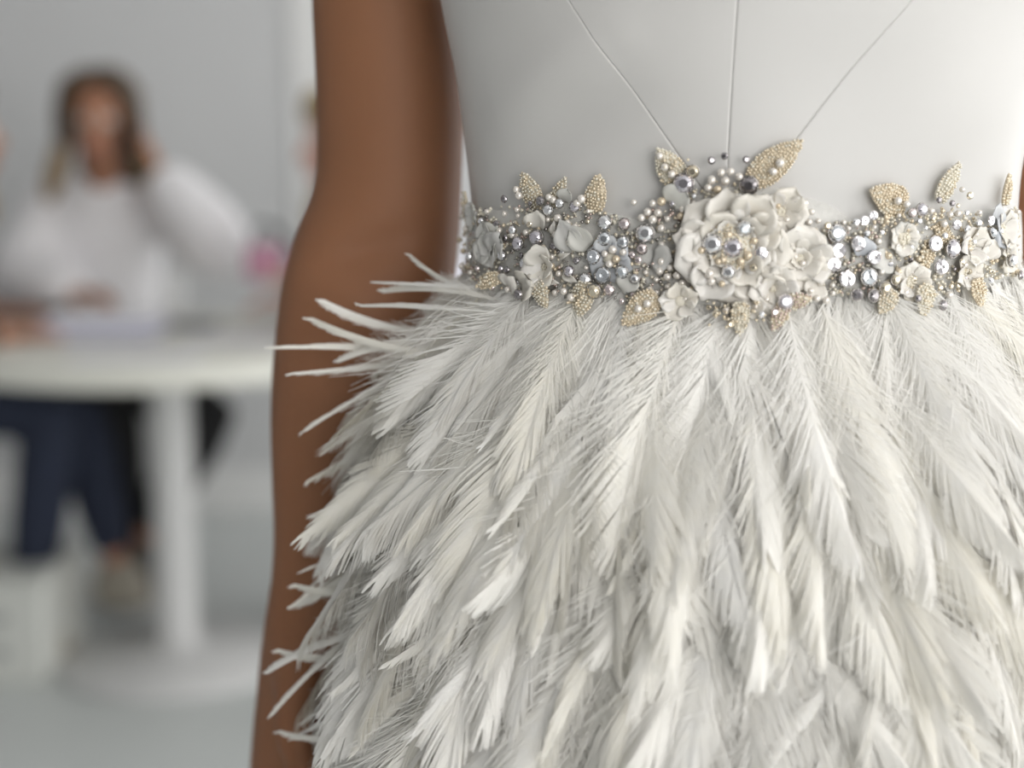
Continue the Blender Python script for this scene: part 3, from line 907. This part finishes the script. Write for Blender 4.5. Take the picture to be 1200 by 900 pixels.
# bugle beads in a fringe under the middle flower and in the pale leaf
bm = bmesh.new(); lathe(bm, [(0.5, -2.2), (0.62, -1.9), (0.62, 1.9), (0.5, 2.2)], 8)
bug_me = mesh_bm('bugle_bead', bm, True); bug_me.materials.append(M['bead_gold'])
for k in range(46):
    if k < 26: x, y, a = random.uniform(828, 896), random.uniform(352, 382), random.uniform(-0.9, 0.9)
    elif k < 36: x, y, a = random.uniform(770, 812), random.uniform(178, 205), random.uniform(-0.5, 0.2)
    else: x, y, a = random.uniform(670, 706), random.uniform(336, 362), random.uniform(-1.2, 1.2)
    m, s = frame(x, y, random.uniform(0.0025, 0.0045) + (0.003 if y > 330 else 0), a)
    attach('bugle_bead', bug_me, belt, S(m, 2.6 * s))

# the fill of tiny beads sewn all over the sash
pos = []; rad = []; mi = []
for k in range(3000):
    x = random.uniform(541, 1192)
    yt, yb = np.interp(x, TX, TY), np.interp(x, BX, BY)
    y = random.uniform(yt - 4, yb + 5)
    # beads sit in drifts, with tulle showing between
    if math.sin(x * 0.09 + 2.1 * math.sin(y * 0.06)) + math.sin(y * 0.17 + x * 0.031) < -0.9: continue
    m, s = frame(x, y, random.uniform(0.0006, 0.0022))
    pos.append(m.translation[:]); rad.append(random.uniform(1.3, 3.0) * s)
    if x > 1030 or 800 < x < 900: mi.append(random.choice((0, 0, 1, 1, 2)))
    else: mi.append(random.choice((0, 1, 2, 2, 3, 4)))
fb = attach('seed_beads', beads_mesh('seed_beads', pos, rad, [M['bead_gold'], M['bead_cream'], M['bead_grey'], M['bead_pink'], M['silver']], mi), sash, Matrix.Identity(4))
fb['kind'] = 'stuff'

# small pearls and stones sewn between the motifs
used = [(x, y, d) for x, y, d in PRL] + [(x, y, d) for x, y, d, k in CRYS]
tries = 0; n_ex = 0
while n_ex < 130 and tries < 6000:
    tries += 1
    x = random.uniform(543, 1190); yt, yb = np.interp(x, TX, TY), np.interp(x, BX, BY)
    y = random.uniform(yt - 6, yb + 6); d = random.choice((6, 7, 7, 8, 9))
    if any((x - a) ** 2 + (y - b) ** 2 < ((d + c) * 0.55) ** 2 for a, b, c in used): continue
    if (x - 855) ** 2 + (y - 288) ** 2 < 70 ** 2 or (x - 936) ** 2 + (y - 305) ** 2 < 30 ** 2: continue
    used.append((x, y, d)); n_ex += 1
    m, s = frame(x, y, 0.0026, random.uniform(0, 6), random.uniform(-0.3, 0.3))
    if random.random() < 0.45: attach('pearl', pearlg_me if random.random() < .25 else pearl_me, belt, S(m, d / 2 * s))
    else: attach('crystal', GEM[random.choice(('clear', 'violet', 'dark', 'dark', 'gold', 'pink') if x < 900 else ('clear', 'clear', 'gold', 'gold', 'dark', 'lilac'))], belt, S(m, d / 2 * s))

# ------------------------------------------------------------------ people: closed tubes grown into one skin
def tube_geo(pts, rad, seg=14, flat=None, side=None):
    """closed tube along points; rad = radius or (side radius, other radius) per point"""
    pts = [Vector(p) for p in pts]; n = len(pts)
    dirs = []
    for i in range(n):
        a = pts[max(0, i - 1)]; b = pts[min(n - 1, i + 1)]
        dirs.append((b - a).normalized())
    ref = Vector(side) if side is not None else dirs[0].orthogonal()
    V = []; Fc = []
    for i in range(n):
        d = dirs[i]; x = (ref - d * ref.dot(d))
        if x.length < 1e-5: x = d.orthogonal()
        x.normalize(); y = d.cross(x); ref = x if side is None else ref
        r = rad[i]; rx, ry = (r, r) if not isinstance(r, tuple) else r
        for k in range(seg):
            a = 2 * math.pi * k / seg
            V.append(pts[i] + x * (rx * math.cos(a)) + y * (ry * math.sin(a)))
    for i in range(n - 1):
        for k in range(seg):
            Fc.append((i * seg + k, i * seg + (k + 1) % seg, (i + 1) * seg + (k + 1) % seg, (i + 1) * seg + k))
    # rounded ends
    for i, sgn in ((0, -1), (n - 1, 1)):
        r = rad[i]; rm = min(r) if isinstance(r, tuple) else r
        c = len(V); V.append(pts[i] + dirs[i] * (sgn * rm * 0.7))
        mid = len(V)
        for k in range(seg):
            V.append((V[i * seg + k] - pts[i]) * 0.72 + pts[i] + dirs[i] * (sgn * rm * 0.5))
        for k in range(seg):
            j = (k + 1) % seg
            q = (i * seg + k, mid + k, mid + j, i * seg + j); t = (mid + k, c, mid + j)
            Fc.append(q if sgn > 0 else tuple(reversed(q))); Fc.append(t if sgn > 0 else tuple(reversed(t)))
    return V, Fc


def ball_geo(c, r, seg=16, rings=12, fn=None):
    V = []; Fc = []; c = Vector(c)
    for j in range(1, rings):
        f = math.pi * j / rings
        for k in range(seg):
            a = 2 * math.pi * k / seg
            p = Vector((math.sin(f) * math.cos(a), math.sin(f) * math.sin(a), math.cos(f)))
            if fn: p = fn(p)
            V.append(c + Vector((p.x * r[0], p.y * r[1], p.z * r[2])))
    for j in range(rings - 2):
        for k in range(seg):
            Fc.append((j * seg + k, (j + 1) * seg + k, (j + 1) * seg + (k + 1) % seg, j * seg + (k + 1) % seg))
    Fc.append(tuple(range(seg))); Fc.append(tuple(reversed([(rings - 2) * seg + k for k in range(seg)])))
    return V, Fc


def grow(name, geos, mat, voxel=0.008, smooth=6):
    """union of closed pieces as one continuous smooth surface"""
    V = []; Fc = []
    for v, f in geos:
        b = len(V); V += [tuple(p) for p in v]; Fc += [tuple(b + i for i in q) for q in f]
    me = bpy.data.meshes.new(name); me.from_pydata(V, [], Fc); me.update()
    bm = bmesh.new(); bm.from_mesh(me); bmesh.ops.recalc_face_normals(bm, faces=bm.faces); bm.to_mesh(me); bm.free()
    o = bpy.data.objects.new(name + '_tmp', me); COL.objects.link(o)
    m = o.modifiers.new('r', 'REMESH'); m.mode = 'VOXEL'; m.voxel_size = voxel
    s = o.modifiers.new('s', 'SMOOTH'); s.iterations = smooth; s.factor = 0.5
    dg = bpy.context.evaluated_depsgraph_get()
    out = bpy.data.meshes.new_from_object(o.evaluated_get(dg)); out.name = name
    bpy.data.objects.remove(o); bpy.data.meshes.remove(me)
    out.polygons.foreach_set('use_smooth', np.full(len(out.polygons), True))
    out.materials.clear(); out.materials.append(mat)
    return out


def hand_geo(wrist, along, palm_n, size=1.0, curl=0.5, thumb=1):
    """palm, four fingers of different lengths and a thumb; along = towards the fingers, palm_n = out of the palm"""
    along = Vector(along).normalized(); palm_n = Vector(palm_n); palm_n = (palm_n - along * palm_n.dot(along)).normalized()
    sd = along.cross(palm_n).normalized() * thumb
    w = Vector(wrist); s = size
    G = [tube_geo([w - along * 0.01 * s, w + along * 0.03 * s, w + along * 0.065 * s, w + along * 0.088 * s],
                  [(0.024 * s, 0.018 * s), (0.034 * s, 0.017 * s), (0.040 * s, 0.014 * s), (0.038 * s, 0.012 * s)], 12, side=sd)]
    for k, (o, ln) in enumerate(((0.030, 0.072), (0.010, 0.082), (-0.010, 0.076), (-0.029, 0.060))):
        p = w + along * 0.085 * s + sd * o * s; a = 0.15; pts = [p - along * 0.015 * s, p]; 
        for j, fr in enumerate((0.45, 0.3, 0.25)):
            a += curl * (0.7 + 0.12 * k) * (0.6 if j == 0 else 1.0)
            d = along * math.cos(a) + palm_n * math.sin(a) + sd * o * 1.0
            p = p + d.normalized() * ln * fr * s; pts.append(p)
        G.append(tube_geo(pts, [0.0095 * s, 0.0095 * s, 0.0088 * s, 0.0082 * s, 0.0068 * s], 8))
    p = w + along * 0.022 * s + sd * 0.026 * s; pts = [w + along * 0.012 * s + sd * 0.012 * s, p]
    d0 = (along * 0.72 + sd * 0.62 + palm_n * 0.25).normalized(); p = p + d0 * 0.034 * s; pts.append(p)
    d1 = (along * 0.9 + sd * 0.2 + palm_n * 0.4).normalized(); p = p + d1 * 0.032 * s; pts.append(p)
    p = p + (along * 0.95 + palm_n * 0.5).normalized() * 0.022 * s; pts.append(p)
    G.append(tube_geo(pts, [0.015 * s, 0.014 * s, 0.011 * s, 0.0105 * s, 0.008 * s], 8))
    return G


def head_geo(c, fwd, s=1.0):
    """skull, jaw, nose, ears, neck stump; c = middle of the head, fwd = where the face looks"""
    c = Vector(c); f = Vector(fwd).normalized(); up = Vector((0, 0, 1)); up = (up - f * up.dot(f)).normalized(); r = f.cross(up)

    def loc(x, y, z): return c + r * (x * s) + f * (y * s) + up * (z * s)

    def ell(o, rx, ry, rz):
        V, Fc = ball_geo((0, 0, 0), (1, 1, 1), 16, 12)
        return [loc(o[0] + v.x * rx, o[1] + v.y * ry, o[2] + v.z * rz) for v in V], Fc
    G = [ell((0, -0.012, 0.030), 0.074, 0.094, 0.085), ell((0, 0.022, -0.035), 0.060, 0.066, 0.078), ell((0, 0.048, -0.085), 0.032, 0.036, 0.026)]
    G.append(tube_geo([loc(0, 0.083, 0.012), loc(0, 0.098, -0.016), loc(0, 0.103, -0.030)], [0.008 * s, 0.012 * s, 0.013 * s], 8))
    G.append(ell((0, 0.080, -0.062), 0.025, 0.013, 0.010))
    for k in (-1, 1):
        G.append(ell((k * 0.073, -0.008, -0.01), 0.010, 0.020, 0.032)); G.append(ell((k * 0.030, 0.072, 0.022), 0.022, 0.012, 0.006))
    return G, loc


def face_parts(loc, f, parent, s):
    for k in (-1, 1):
        V, Fc = ball_geo(loc(k * 0.030, 0.070, 0.005), (0.0135 * s,) * 3, 12, 8)
        me = bpy.data.meshes.new('eye'); me.from_pydata([tuple(v) for v in V], [], Fc); me.materials.append(M['eye_white']); me.polygons.foreach_set('use_smooth', np.full(len(me.polygons), True))
        e = put('eye', me, parent)
        V, Fc = ball_geo(loc(k * 0.030, 0.0785, 0.005), (0.0062 * s,) * 3, 10, 6)
        me = bpy.data.meshes.new('iris'); me.from_pydata([tuple(v) for v in V], [], Fc); me.materials.append(M['iris'])
        put('iris', me, e)
    V, Fc = ball_geo((0, 0, 0), (1, 1, 1), 12, 8)
    me = bpy.data.meshes.new('lips'); me.from_pydata([tuple(loc(v.x * 0.023, 0.0885 + v.y * 0.007, -0.062 + v.z * 0.0075)) for v in V], [], Fc); me.materials.append(M['lip'])
    put('lips', me, parent)


def put(name, me, parent):
    """a piece given in world coordinates, hung on its thing"""
    o = bpy.data.objects.new(name, me); COL.objects.link(o)
    o.parent = parent
    base = parent
    while base.parent is not None: base = base.parent
    if base is parent: o.matrix_parent_inverse = Matrix.Translation(-parent.location)
    return o


# ---- the wearer of the dress
person = empty('person', (CX, CY, 0.0))
tag(person, 'tanned person wearing the white feather dress, arms hanging, seen from chest to thigh', 'person')
G = []
rows_ = []
for z in (0.98, 1.03, 1.08, 1.115, 1.142, 1.166, 1.20, 1.2545, 1.31, 1.36, 1.40, 1.44):
    a, b = prof(min(z, 1.40))
    if z < 1.115: a, b = 0.118 + (1.115 - z) * 0.35, 0.086 + (1.115 - z) * 0.16
    if z == 1.44: a, b = 0.13, 0.075
    rows_.append((z, a - 0.009, b - 0.009))
G.append(tube_geo([(CX, CY, z) for z, a, b in rows_], [(a, b) for z, a, b in rows_], 28, side=(1, 0, 0)))
# left-hand arm of the picture: outline rows (pixel y, left x, right x, distance)
ARM = [(-460, 425, 520, .735), (-330, 388, 508, .735), (-200, 372, 508, .738), (-100, 366, 522, .742), (0, 365, 530, .745), (60, 368, 540, .747), (130, 371, 545, .748),
       (200, 371, 542, .749), (245, 364, 541, .749), (290, 346, 538, .749), (340, 331, 531, .748), (400, 322, 515, .746), (450, 318, 497, .745),
       (510, 316, 478, .745), (580, 318, 460, .746), (640, 320, 447, .748), (690, 316, 438, .750)]
arm_pts = []; arm_r = []
for y, xl, xr, Y in ARM:
    A, B = P(xl, y, Y), P(xr, y, Y)
    arm_pts.append((A + B) / 2); arm_r.append(((B.x - A.x) / 2 * 1.01, (B.x - A.x) / 2 * (0.92 if y < 500 else 0.80)))
G.append(tube_geo(arm_pts, arm_r, 24, side=(1, 0, 0)))
sh = arm_pts[0]
G.append(tube_geo([Vector((CX, CY + 0.01, 1.43)), Vector(((CX + sh.x) / 2, CY + 0.03, 1.435)), sh + Vector((0.02, 0, -0.01))], [(0.05, 0.05), (0.045, 0.045), (0.043, 0.043)], 14))
wr = arm_pts[-1]
ht = P(378, 900, 0.752)
h0 = wr + (ht - wr) * 0.10
G += hand_geo(h0, (ht - wr), (1, -0.35, 0), 1.06, 0.40, thumb=1)
hp = []; hr = []
for y, xl, xr, Y in ((690, 316, 438, .750), (730, 309, 440, .751), (800, 301, 420, .753), (900, 292, 392, .755), (960, 292, 372, .756)):
    A, B = P(xl, y, Y), P(xr, y, Y); hp.append((A + B) / 2); hr.append(((B.x - A.x) / 2, 0.026 + 0.008 * (y > 720)))
G.append(tube_geo(hp, hr, 16, side=(1, 0, 0)))


def mir(v): return Vector((2 * CX - v.x - 0.003, v.y, v.z))


G += [([mir(v) for v in vv], [tuple(reversed(f)) for f in ff]) for vv, ff in G[1:]]
# neck, head, legs
G.append(tube_geo([(CX, CY + 0.01, 1.40), (CX, CY + 0.015, 1.48), (CX, CY, 1.56)], [(0.085, 0.06), (0.055, 0.055), (0.05, 0.055)], 16, side=(1, 0, 0)))
hg, hloc = head_geo((CX, CY - 0.01, 1.645), (0, -1, 0.02)); G += hg
for k in (-1, 1):
    G.append(tube_geo([(CX + k * 0.075, CY, 1.0), (CX + k * 0.08, CY, 0.85), (CX + k * 0.07, CY, 0.55), (CX + k * 0.07, CY + 0.015, 0.40), (CX + k * 0.066, CY + 0.02, 0.12), (CX + k * 0.066, CY + 0.02, 0.07)],
                      [(0.078, 0.085), (0.078, 0.08), (0.054, 0.056), (0.052, 0.056), (0.033, 0.036), (0.034, 0.04)], 16, side=(1, 0, 0)))
    G.append(tube_geo([(CX + k * 0.066, CY + 0.04, 0.05), (CX + k * 0.068, CY - 0.06, 0.035), (CX + k * 0.07, CY - 0.14, 0.02)], [(0.032, 0.035), (0.040, 0.03), (0.034, 0.016)], 12, side=(1, 0, 0)))
bme = grow('body', G, M['skin'], 0.0055, 7)
# hollow of the elbow: a shallow slanting dent on the front of the arms
co = np.empty(len(bme.vertices) * 3, np.float32); bme.vertices.foreach_get('co', co); co = co.reshape(-1, 3)
for flip in (1, -1):
    e = P(428, 296, 0.70)
    ex = e.x if flip > 0 else 2 * CX - e.x
    dx = (co[:, 0] - ex) * flip; dz = co[:, 2] - e.z; front = co[:, 1] < 0.745
    u = dx * 0.95 + dz * 0.3; v = dz * 0.95 - dx * 0.3
    co[:, 1] += front * (0.0050 * np.exp(-(u / 0.022) ** 2 - (v / 0.008) ** 2) + 0.003 * np.exp(-(u / 0.03) ** 2 - (v / 0.025) ** 2))
bme.vertices.foreach_set('co', co.ravel()); bme.update()
body = put('body', bme, person)
face_parts(hloc, Vector((0, -1, 0)), body, 1.0)
hv, hf = ball_geo((CX, CY + 0.018, 1.672), (0.086, 0.098, 0.090), 18, 12)
bun = ball_geo((CX, CY + 0.115, 1.66), (0.045, 0.04, 0.045), 12, 8)
put('hair', grow('hair', [(hv, hf), bun], M['hair_brown'], 0.006, 3), person)

# ------------------------------------------------------------------ the table and what is on it
TC = P(212, 770, 3.29); TX_, TY_ = TC.x, 3.27
TZ = 0.785; TR = 0.52
tbl = empty('round_table', (TX_, TY_, 0))
tag(tbl, 'round white pedestal table with papers behind the bride', 'table')
bm = bmesh.new(); lathe(bm, [(TR - 0.05, TZ - 0.055), (TR - 0.006, TZ - 0.05), (TR, TZ - 0.042), (TR, TZ - 0.006), (TR - 0.006, TZ)], 72, (TX_, TY_, 0))
put('table_top', mesh_bm('table_top', bm), tbl).data.materials.append(M['table'])
bm = bmesh.new(); lathe(bm, [(0.052, 0.03), (0.050, 0.06), (0.050, TZ - 0.09), (0.056, TZ - 0.055)], 32, (TX_, TY_, 0))
put('pedestal', mesh_bm('pedestal', bm, True), tbl).data.materials.append(M['table_leg'])
bm = bmesh.new(); lathe(bm, [(0.275, 0.0), (0.28, 0.008), (0.275, 0.016), (0.12, 0.030), (0.06, 0.045)], 64, (TX_, TY_, 0))
put('base', mesh_bm('base', bm, True), tbl).data.materials.append(M['table_leg'])


def single(name, me, label, cat, group=None):
    o = bpy.data.objects.new(name, me); COL.objects.link(o)
    tag(o, label, cat, group)
    return o


def slab(name, c, sx, sy, h, rz, mat, bev=0.003):
    me = boxmesh(name, (-sx / 2, -sy / 2, 0), (sx / 2, sy / 2, h), bev)
    me.materials.append(M[mat])
    o = bpy.data.objects.new(name, me); COL.objects.link(o)
    o.location = c; o.rotation_euler = (0, 0, rz)
    return o


T0 = TZ + 0.0005


def on_table(px, py):
    d = ray(px, py); t = (TZ - CAM.z) / d.z
    p = CAM + d * t
    return Vector((p.x, p.y, T0))


c = on_table(124, 393)
bk = empty('book_stack', c); bk.rotation_euler = (0, 0, 0.06)
tag(bk, 'stack of lavender covered brochures lying on the white table', 'books')
for k, (dx, dz, mt) in enumerate(((0, 0, 'lav_paper'), (0.006, 0.013, 'paper'), (-0.004, 0.025, 'lav_paper'), (0.004, 0.037, 'paper'))):
    me = boxmesh('brochure', (-0.125 + dx, -0.09, dz), (0.125 + dx, 0.09, dz + 0.0118), 0.002); me.materials.append(M[mt])
    o = bpy.data.objects.new('brochure', me); COL.objects.link(o); o.parent = bk
tag(slab('paper_sheet', on_table(275, 398), 0.21, 0.15, 0.003, -0.15, 'paper', 0.0008), 'white paper sheet on the table nearest the arm', 'paper')
tag(slab('paper_sheet', on_table(160, 420), 0.26, 0.12, 0.003, 0.05, 'paper', 0.0008), 'white paper sheet in front of the lavender brochures', 'paper')
ph = slab('mobile_phone', on_table(216, 384), 0.085, 0.15, 0.014, 1.3, 'grey_obj', 0.004)
tag(ph, 'dark grey phone lying on the table right of the brochures', 'phone')
nb = slab('notebook', on_table(34, 372), 0.20, 0.12, 0.03, 0.12, 'phone', 0.003)
tag(nb, 'black notebook lying at the left end of the table', 'notebook')

# ------------------------------------------------------------------ white box at the left edge
fl = P(52, 802, 3.1)
d = ray(52, 802); t = -CAM.z / d.z; fp = CAM + d * t
bx_ = empty('storage_box', (fp.x - 0.19, fp.y + 0.16, 0)); tag(bx_, 'low white box standing on the floor at the left edge', 'box')
x1, y0 = fp.x, fp.y
put('body', boxmesh('body', (x1 - 0.38, y0, 0), (x1, y0 + 0.32, 0.215), 0.006), bx_).data.materials.append(M['box'])
put('lid', boxmesh('lid', (x1 - 0.385, y0 - 0.006, 0.2155), (x1 + 0.005, y0 + 0.326, 0.245), 0.006), bx_).data.materials.append(M['box'])
for zz_ in (0.06, 0.14):
    put('handle_slot', boxmesh('handle_slot', (x1 - 0.24, y0 - 0.004, zz_), (x1 - 0.08, y0 + 0.01, zz_ + 0.028), 0.003), bx_).data.materials.append(M['box_dark'])


# ------------------------------------------------------------------ chairs
def chair(c, rz, label, h=0.5):
    ch = empty('chair', c); ch.rotation_euler = (0, 0, rz)
    tag(ch, label, 'chair', 'white chairs round the table')

    def part(name, me, mat):
        o = bpy.data.objects.new(name, me); COL.objects.link(o); o.parent = ch; me.materials.append(M[mat]); return o
    part('seat', boxmesh('seat', (-0.20, -0.20, h - 0.035), (0.20, 0.20, h), 0.012), 'white_trim')
    bm = bmesh.new()
    box(bm, (-0.19, 0.185, h + 0.17), (0.19, 0.21, h + 0.36), 0.01)
    part('backrest', mesh_bm('backrest', bm), 'white_trim')
    for sx in (-1, 1):
        bm = bmesh.new(); box(bm, (sx * 0.16 - 0.012, 0.188, h - 0.03), (sx * 0.16 + 0.012, 0.207, h + 0.20), 0.004)
        part('back_post', mesh_bm('back_post', bm), 'white_trim')
        for sy in (-1, 1):
            v, f = tube_geo([(sx * 0.15, sy * 0.15, h - 0.03), (sx * 0.19, sy * 0.19, 0.012)], [0.016, 0.011], 10)
            me = bpy.data.meshes.new('leg'); me.from_pydata([tuple(q) for q in v], [], f); me.update()
            part('leg', me, 'white_trim')
    return ch


# ------------------------------------------------------------------ people at the table
def limb(a, b, c, r0, r1, r2, seg=12):
    a, b, c = Vector(a), Vector(b), Vector(c)
    pts = [a, a.lerp(b, .35), a.lerp(b, .8), b, b.lerp(c, .25), b.lerp(c, .7), c]
    return tube_geo(pts, [r0, r0 * .97, r1 * 1.05, r1, r1 * 1.02, r2 * 1.2, r2], seg)


def seated(name_label, loc, pelvis, chest, neck, headc, face, sh, el, wr_, hd, hip, kn, an, toe, skin, top, bottom, shoe, hair_fn, sleeve=(0.07, 0.065, 0.06), cuff=1.0, palm=None, hs=1.0):
    root = empty('person', loc); tag(root, name_label, 'person', None)
    pelvis, chest, neck, headc = map(Vector, (pelvis, chest, neck, headc))
    mid = pelvis.lerp(chest, .5)
    sdir = (Vector(sh[1]) - Vector(sh[0])).normalized()
    G = [tube_geo([pelvis, mid, chest, neck.lerp(chest, .35), neck], [(0.155, 0.115), (0.125, 0.09), (0.15, 0.10), (0.14, 0.075), (0.055, 0.05)], 20, side=sdir),
         tube_geo([neck - Vector((0, 0, .03)), neck.lerp(headc, .5), headc - Vector((0, 0, .03))], [0.052, 0.048, 0.05], 12)]
    hg, hl = head_geo(headc, face, hs); G += hg
    for k in (0, 1):
        G.append(limb(sh[k], el[k], wr_[k], 0.045, 0.036, 0.024))
        G += hand_geo(wr_[k], Vector(hd[k]) - Vector(wr_[k]), (palm or ((0, 0, -1), (0, 0, -1)))[k], 0.98, 0.35, thumb=1 if k else -1)
        G.append(limb(hip[k], kn[k], an[k], 0.075, 0.05, 0.034))
        G.append(tube_geo([Vector(an[k]), Vector(an[k]).lerp(Vector(toe[k]), .5) - Vector((0, 0, .01)), Vector(toe[k])], [0.030, 0.026, 0.018], 10))
    b = put('body', grow('body', G, M[skin], 0.009, 4), root)
    face_parts(hl, Vector(face), b, hs)
    # top with sleeves
    T = [tube_geo([pelvis, mid, chest, neck.lerp(chest, .4), neck.lerp(chest, .12)], [(0.175, 0.135), (0.152, 0.118), (0.172, 0.125), (0.160, 0.095), (0.085, 0.070)], 22, side=sdir)]
    for k in (0, 1):
        T.append(limb(Vector(sh[k]), el[k], Vector(el[k]).lerp(Vector(wr_[k]), 0.86 * cuff), *sleeve))
    put('top', grow('top', T, M[top], 0.010, 3), root)
    B = [tube_geo([pelvis - Vector((0, 0, .06)), pelvis + Vector((0, 0, .05))], [(0.172, 0.14), (0.168, 0.13)], 20, side=sdir)]
    for k in (0, 1):
        B.append(limb(hip[k], kn[k], Vector(kn[k]).lerp(Vector(an[k]), .9), 0.092, 0.070, 0.052))
    put('trousers', grow('trousers', B, M[bottom], 0.010, 3), root)
    for k in (0, 1):
        a, t_ = Vector(an[k]), Vector(toe[k]); dd = (t_ - a); dd.z = 0; dd.normalize()
        heel = a - dd * 0.03; heel.z = t_.z + 0.005
        put('shoe', grow('shoe', [tube_geo([heel, heel.lerp(t_, .45), t_], [(0.037, 0.040), (0.041, 0.036), (0.036, 0.024)], 14, side=dd.cross(Vector((0, 0, 1)))),
                                  tube_geo([heel + Vector((0, 0, .02)), a - Vector((0, 0, 0.045))], [0.038, 0.040], 12), tube_geo([a.lerp(t_, .38), a.lerp(t_, .7), t_], [0.040, 0.037, 0.028], 12)], M[shoe], 0.008, 3), root)
    for nm, geos, mt in hair_fn(hl):
        put(nm, grow(nm, geos, M[mt], 0.009, 3), root)
    return root


def long_hair(mt, tip, parting=0.0, drop=0.14):
    def fn(L):
        def ell(o, rx, ry, rz):
            V, Fc = ball_geo((0, 0, 0), (1, 1, 1), 18, 12)
            return [L(o[0] + v.x * rx, o[1] + v.y * ry, o[2] + v.z * rz) for v in V], Fc
        cap = [ell((0, -0.038, 0.045), 0.094, 0.095, 0.092)]
        for k in (-1, 1):
            cap.append(tube_geo([L(k * 0.02, 0.060, 0.115), L(k * 0.065, 0.055, 0.085), L(k * 0.086, 0.030, 0.02), L(k * 0.090, 0.02, -0.06)], [0.022, 0.028, 0.028, 0.026], 10))
        cap.append(tube_geo([L(0, -0.06, 0.05), L(0, -0.075, -0.05), L(0, -0.07, -0.14)], [(0.085, 0.05), (0.09, 0.045), (0.095, 0.04)], 14, side=(1, 0, 0)))
        locks = []
        for k in (-1, 1):
            locks.append(tube_geo([L(k * 0.088, 0.015, -0.03), L(k * 0.100, 0.02, -0.08), L(k * 0.118, 0.045, -0.08 - drop * .45), L(k * 0.128, 0.06, -0.08 - drop * .8)], [0.024, 0.030, 0.030, 0.014], 10))
        return [('hair', cap, mt)] + [('hair_lock', [g], tip) for g in locks]
    return fn


Z = Vector((0, 0, 1))
# woman on the phone, behind the table
seated('person in a white blouse with long ombre hair holding a phone to one ear', P(122, 440, 3.98) * 1.0 - Z * 0.0,
       P(122, 418, 3.98), P(122, 275, 3.93), P(121, 212, 3.88), P(120, 142, 3.80), (0.02, -1, -0.06),
       (P(62, 238, 3.92), P(182, 238, 3.92)), (P(28, 330, 3.80), P(258, 288, 3.72)), (P(88, 345, 3.66), P(186, 206, 3.76)), (P(118, 345, 3.60), P(170, 160, 3.78)),
       (P(98, 430, 3.95), P(146, 430, 3.95)), (P(132, 478, 3.62), P(246, 486, 3.60)), (P(150, 650, 3.72), P(172, 622, 3.58)),
       (P(140, 712, 3.66), P(180, 690, 3.50)), 'skin_fair', 'blouse', 'black', 'grey_shoe', long_hair('hair_brown', 'hair_tip'),
       sleeve=(0.085, 0.095, 0.070), palm=((0, 0, -1), (-1, -0.2, 0)), hs=1.06)
o = slab('mobile_phone', P(160, 178, 3.765), 0.012, 0.072, 0.15, 0, 'phone', 0.003)
o.location.z -= 0.07; o.rotation_euler = (math.radians(8), math.radians(-14), 0)
tag(o, 'black phone held to the ear of the person in the white blouse', 'phone')
chair((P(122, 440, 4.02).x, 4.02, 0), 0, 'white chair under the person in the white blouse')

# person at the left edge: navy trousers, forearm on the table
seated('person in navy trousers at the left edge resting a forearm on the table', P(-150, 440, 3.32),
       P(-150, 440, 3.35), P(-140, 285, 3.30), P(-120, 215, 3.28), P(-56, 156, 3.25), (0.9, 0.4, 0.0),
       (P(-150, 238, 3.46), P(-140, 245, 3.12)), (P(-90, 350, 3.55), P(-70, 395, 2.98)), (P(0, 366, 3.58), P(8, 393, 3.12)), (P(30, 364, 3.55), P(40, 391, 3.16)),
       (P(-120, 455, 3.42), P(-120, 455, 3.26)), (P(92, 490, 3.44), P(62, 486, 3.26)), (P(132, 648, 3.46), P(36, 690, 3.30)),
       (P(168, 704, 3.42), P(72, 768, 3.26)), 'skin_fair', 'dark_top', 'navy', 'beige_shoe', long_hair('hair_brown', 'hair_tip'), cuff=0.6)
chair((P(-150, 440, 3.33).x, 3.33, 0), math.radians(90), 'white chair under the person in navy trousers')

# person on the right, mostly behind the bride's arm
seated('blonde person in a pale lilac top half hidden behind the arm', P(525, 440, 3.5),
       P(525, 440, 3.50), P(470, 290, 3.46), P(425, 222, 3.44), P(402, 168, 3.42), (-0.92, -0.38, -0.05),
       (P(415, 246, 3.28), P(425, 240, 3.62)), (P(402, 350, 3.22), P(385, 345, 3.70)), (P(345, 330, 3.28), P(352, 352, 3.60)), (P(318, 318, 3.32), P(322, 350, 3.56)),
       (P(500, 455, 3.42), P(500, 455, 3.58)), (P(372, 486, 3.40), P(384, 484, 3.58)), (P(372, 660, 3.42), P(390, 650, 3.60)),
       (P(352, 716, 3.42), P(366, 706, 3.58)), 'skin_pink', 'lilac_top', 'black', 'grey_shoe', long_hair('hair_blonde', 'hair_blonde', drop=0.2), cuff=0.75)
chair((P(530, 440, 3.52).x, 3.52, 0), math.radians(-90), 'white chair under the blonde person')
pc = P(311, 306, 3.31)
pouch = empty('pouch', pc); tag(pouch, 'magenta pouch with a charcoal strap in the hand of the blonde person', 'pouch')
bm = bmesh.new(); box(bm, (pc.x - 0.045, pc.y - 0.02, pc.z - 0.045), (pc.x + 0.045, pc.y + 0.02, pc.z + 0.04), 0.014)
put('pouch_body', mesh_bm('pouch_body', bm, True), pouch).data.materials.append(M['pink'])
v, f = tube_geo([pc + Vector((-0.03, 0, 0.045)), P(303, 262, 3.31), P(322, 266, 3.31), P(345, 290, 3.30), P(352, 312, 3.30)], [(0.012, 0.006), (0.016, 0.006), (0.018, 0.006), (0.018, 0.006), (0.014, 0.006)], 10, side=(0, 1, 0.3))
me = bpy.data.meshes.new('strap'); me.from_pydata([tuple(q) for q in v], [], f); me.update(); me.materials.append(M['strap'])
put('strap', me, pouch)
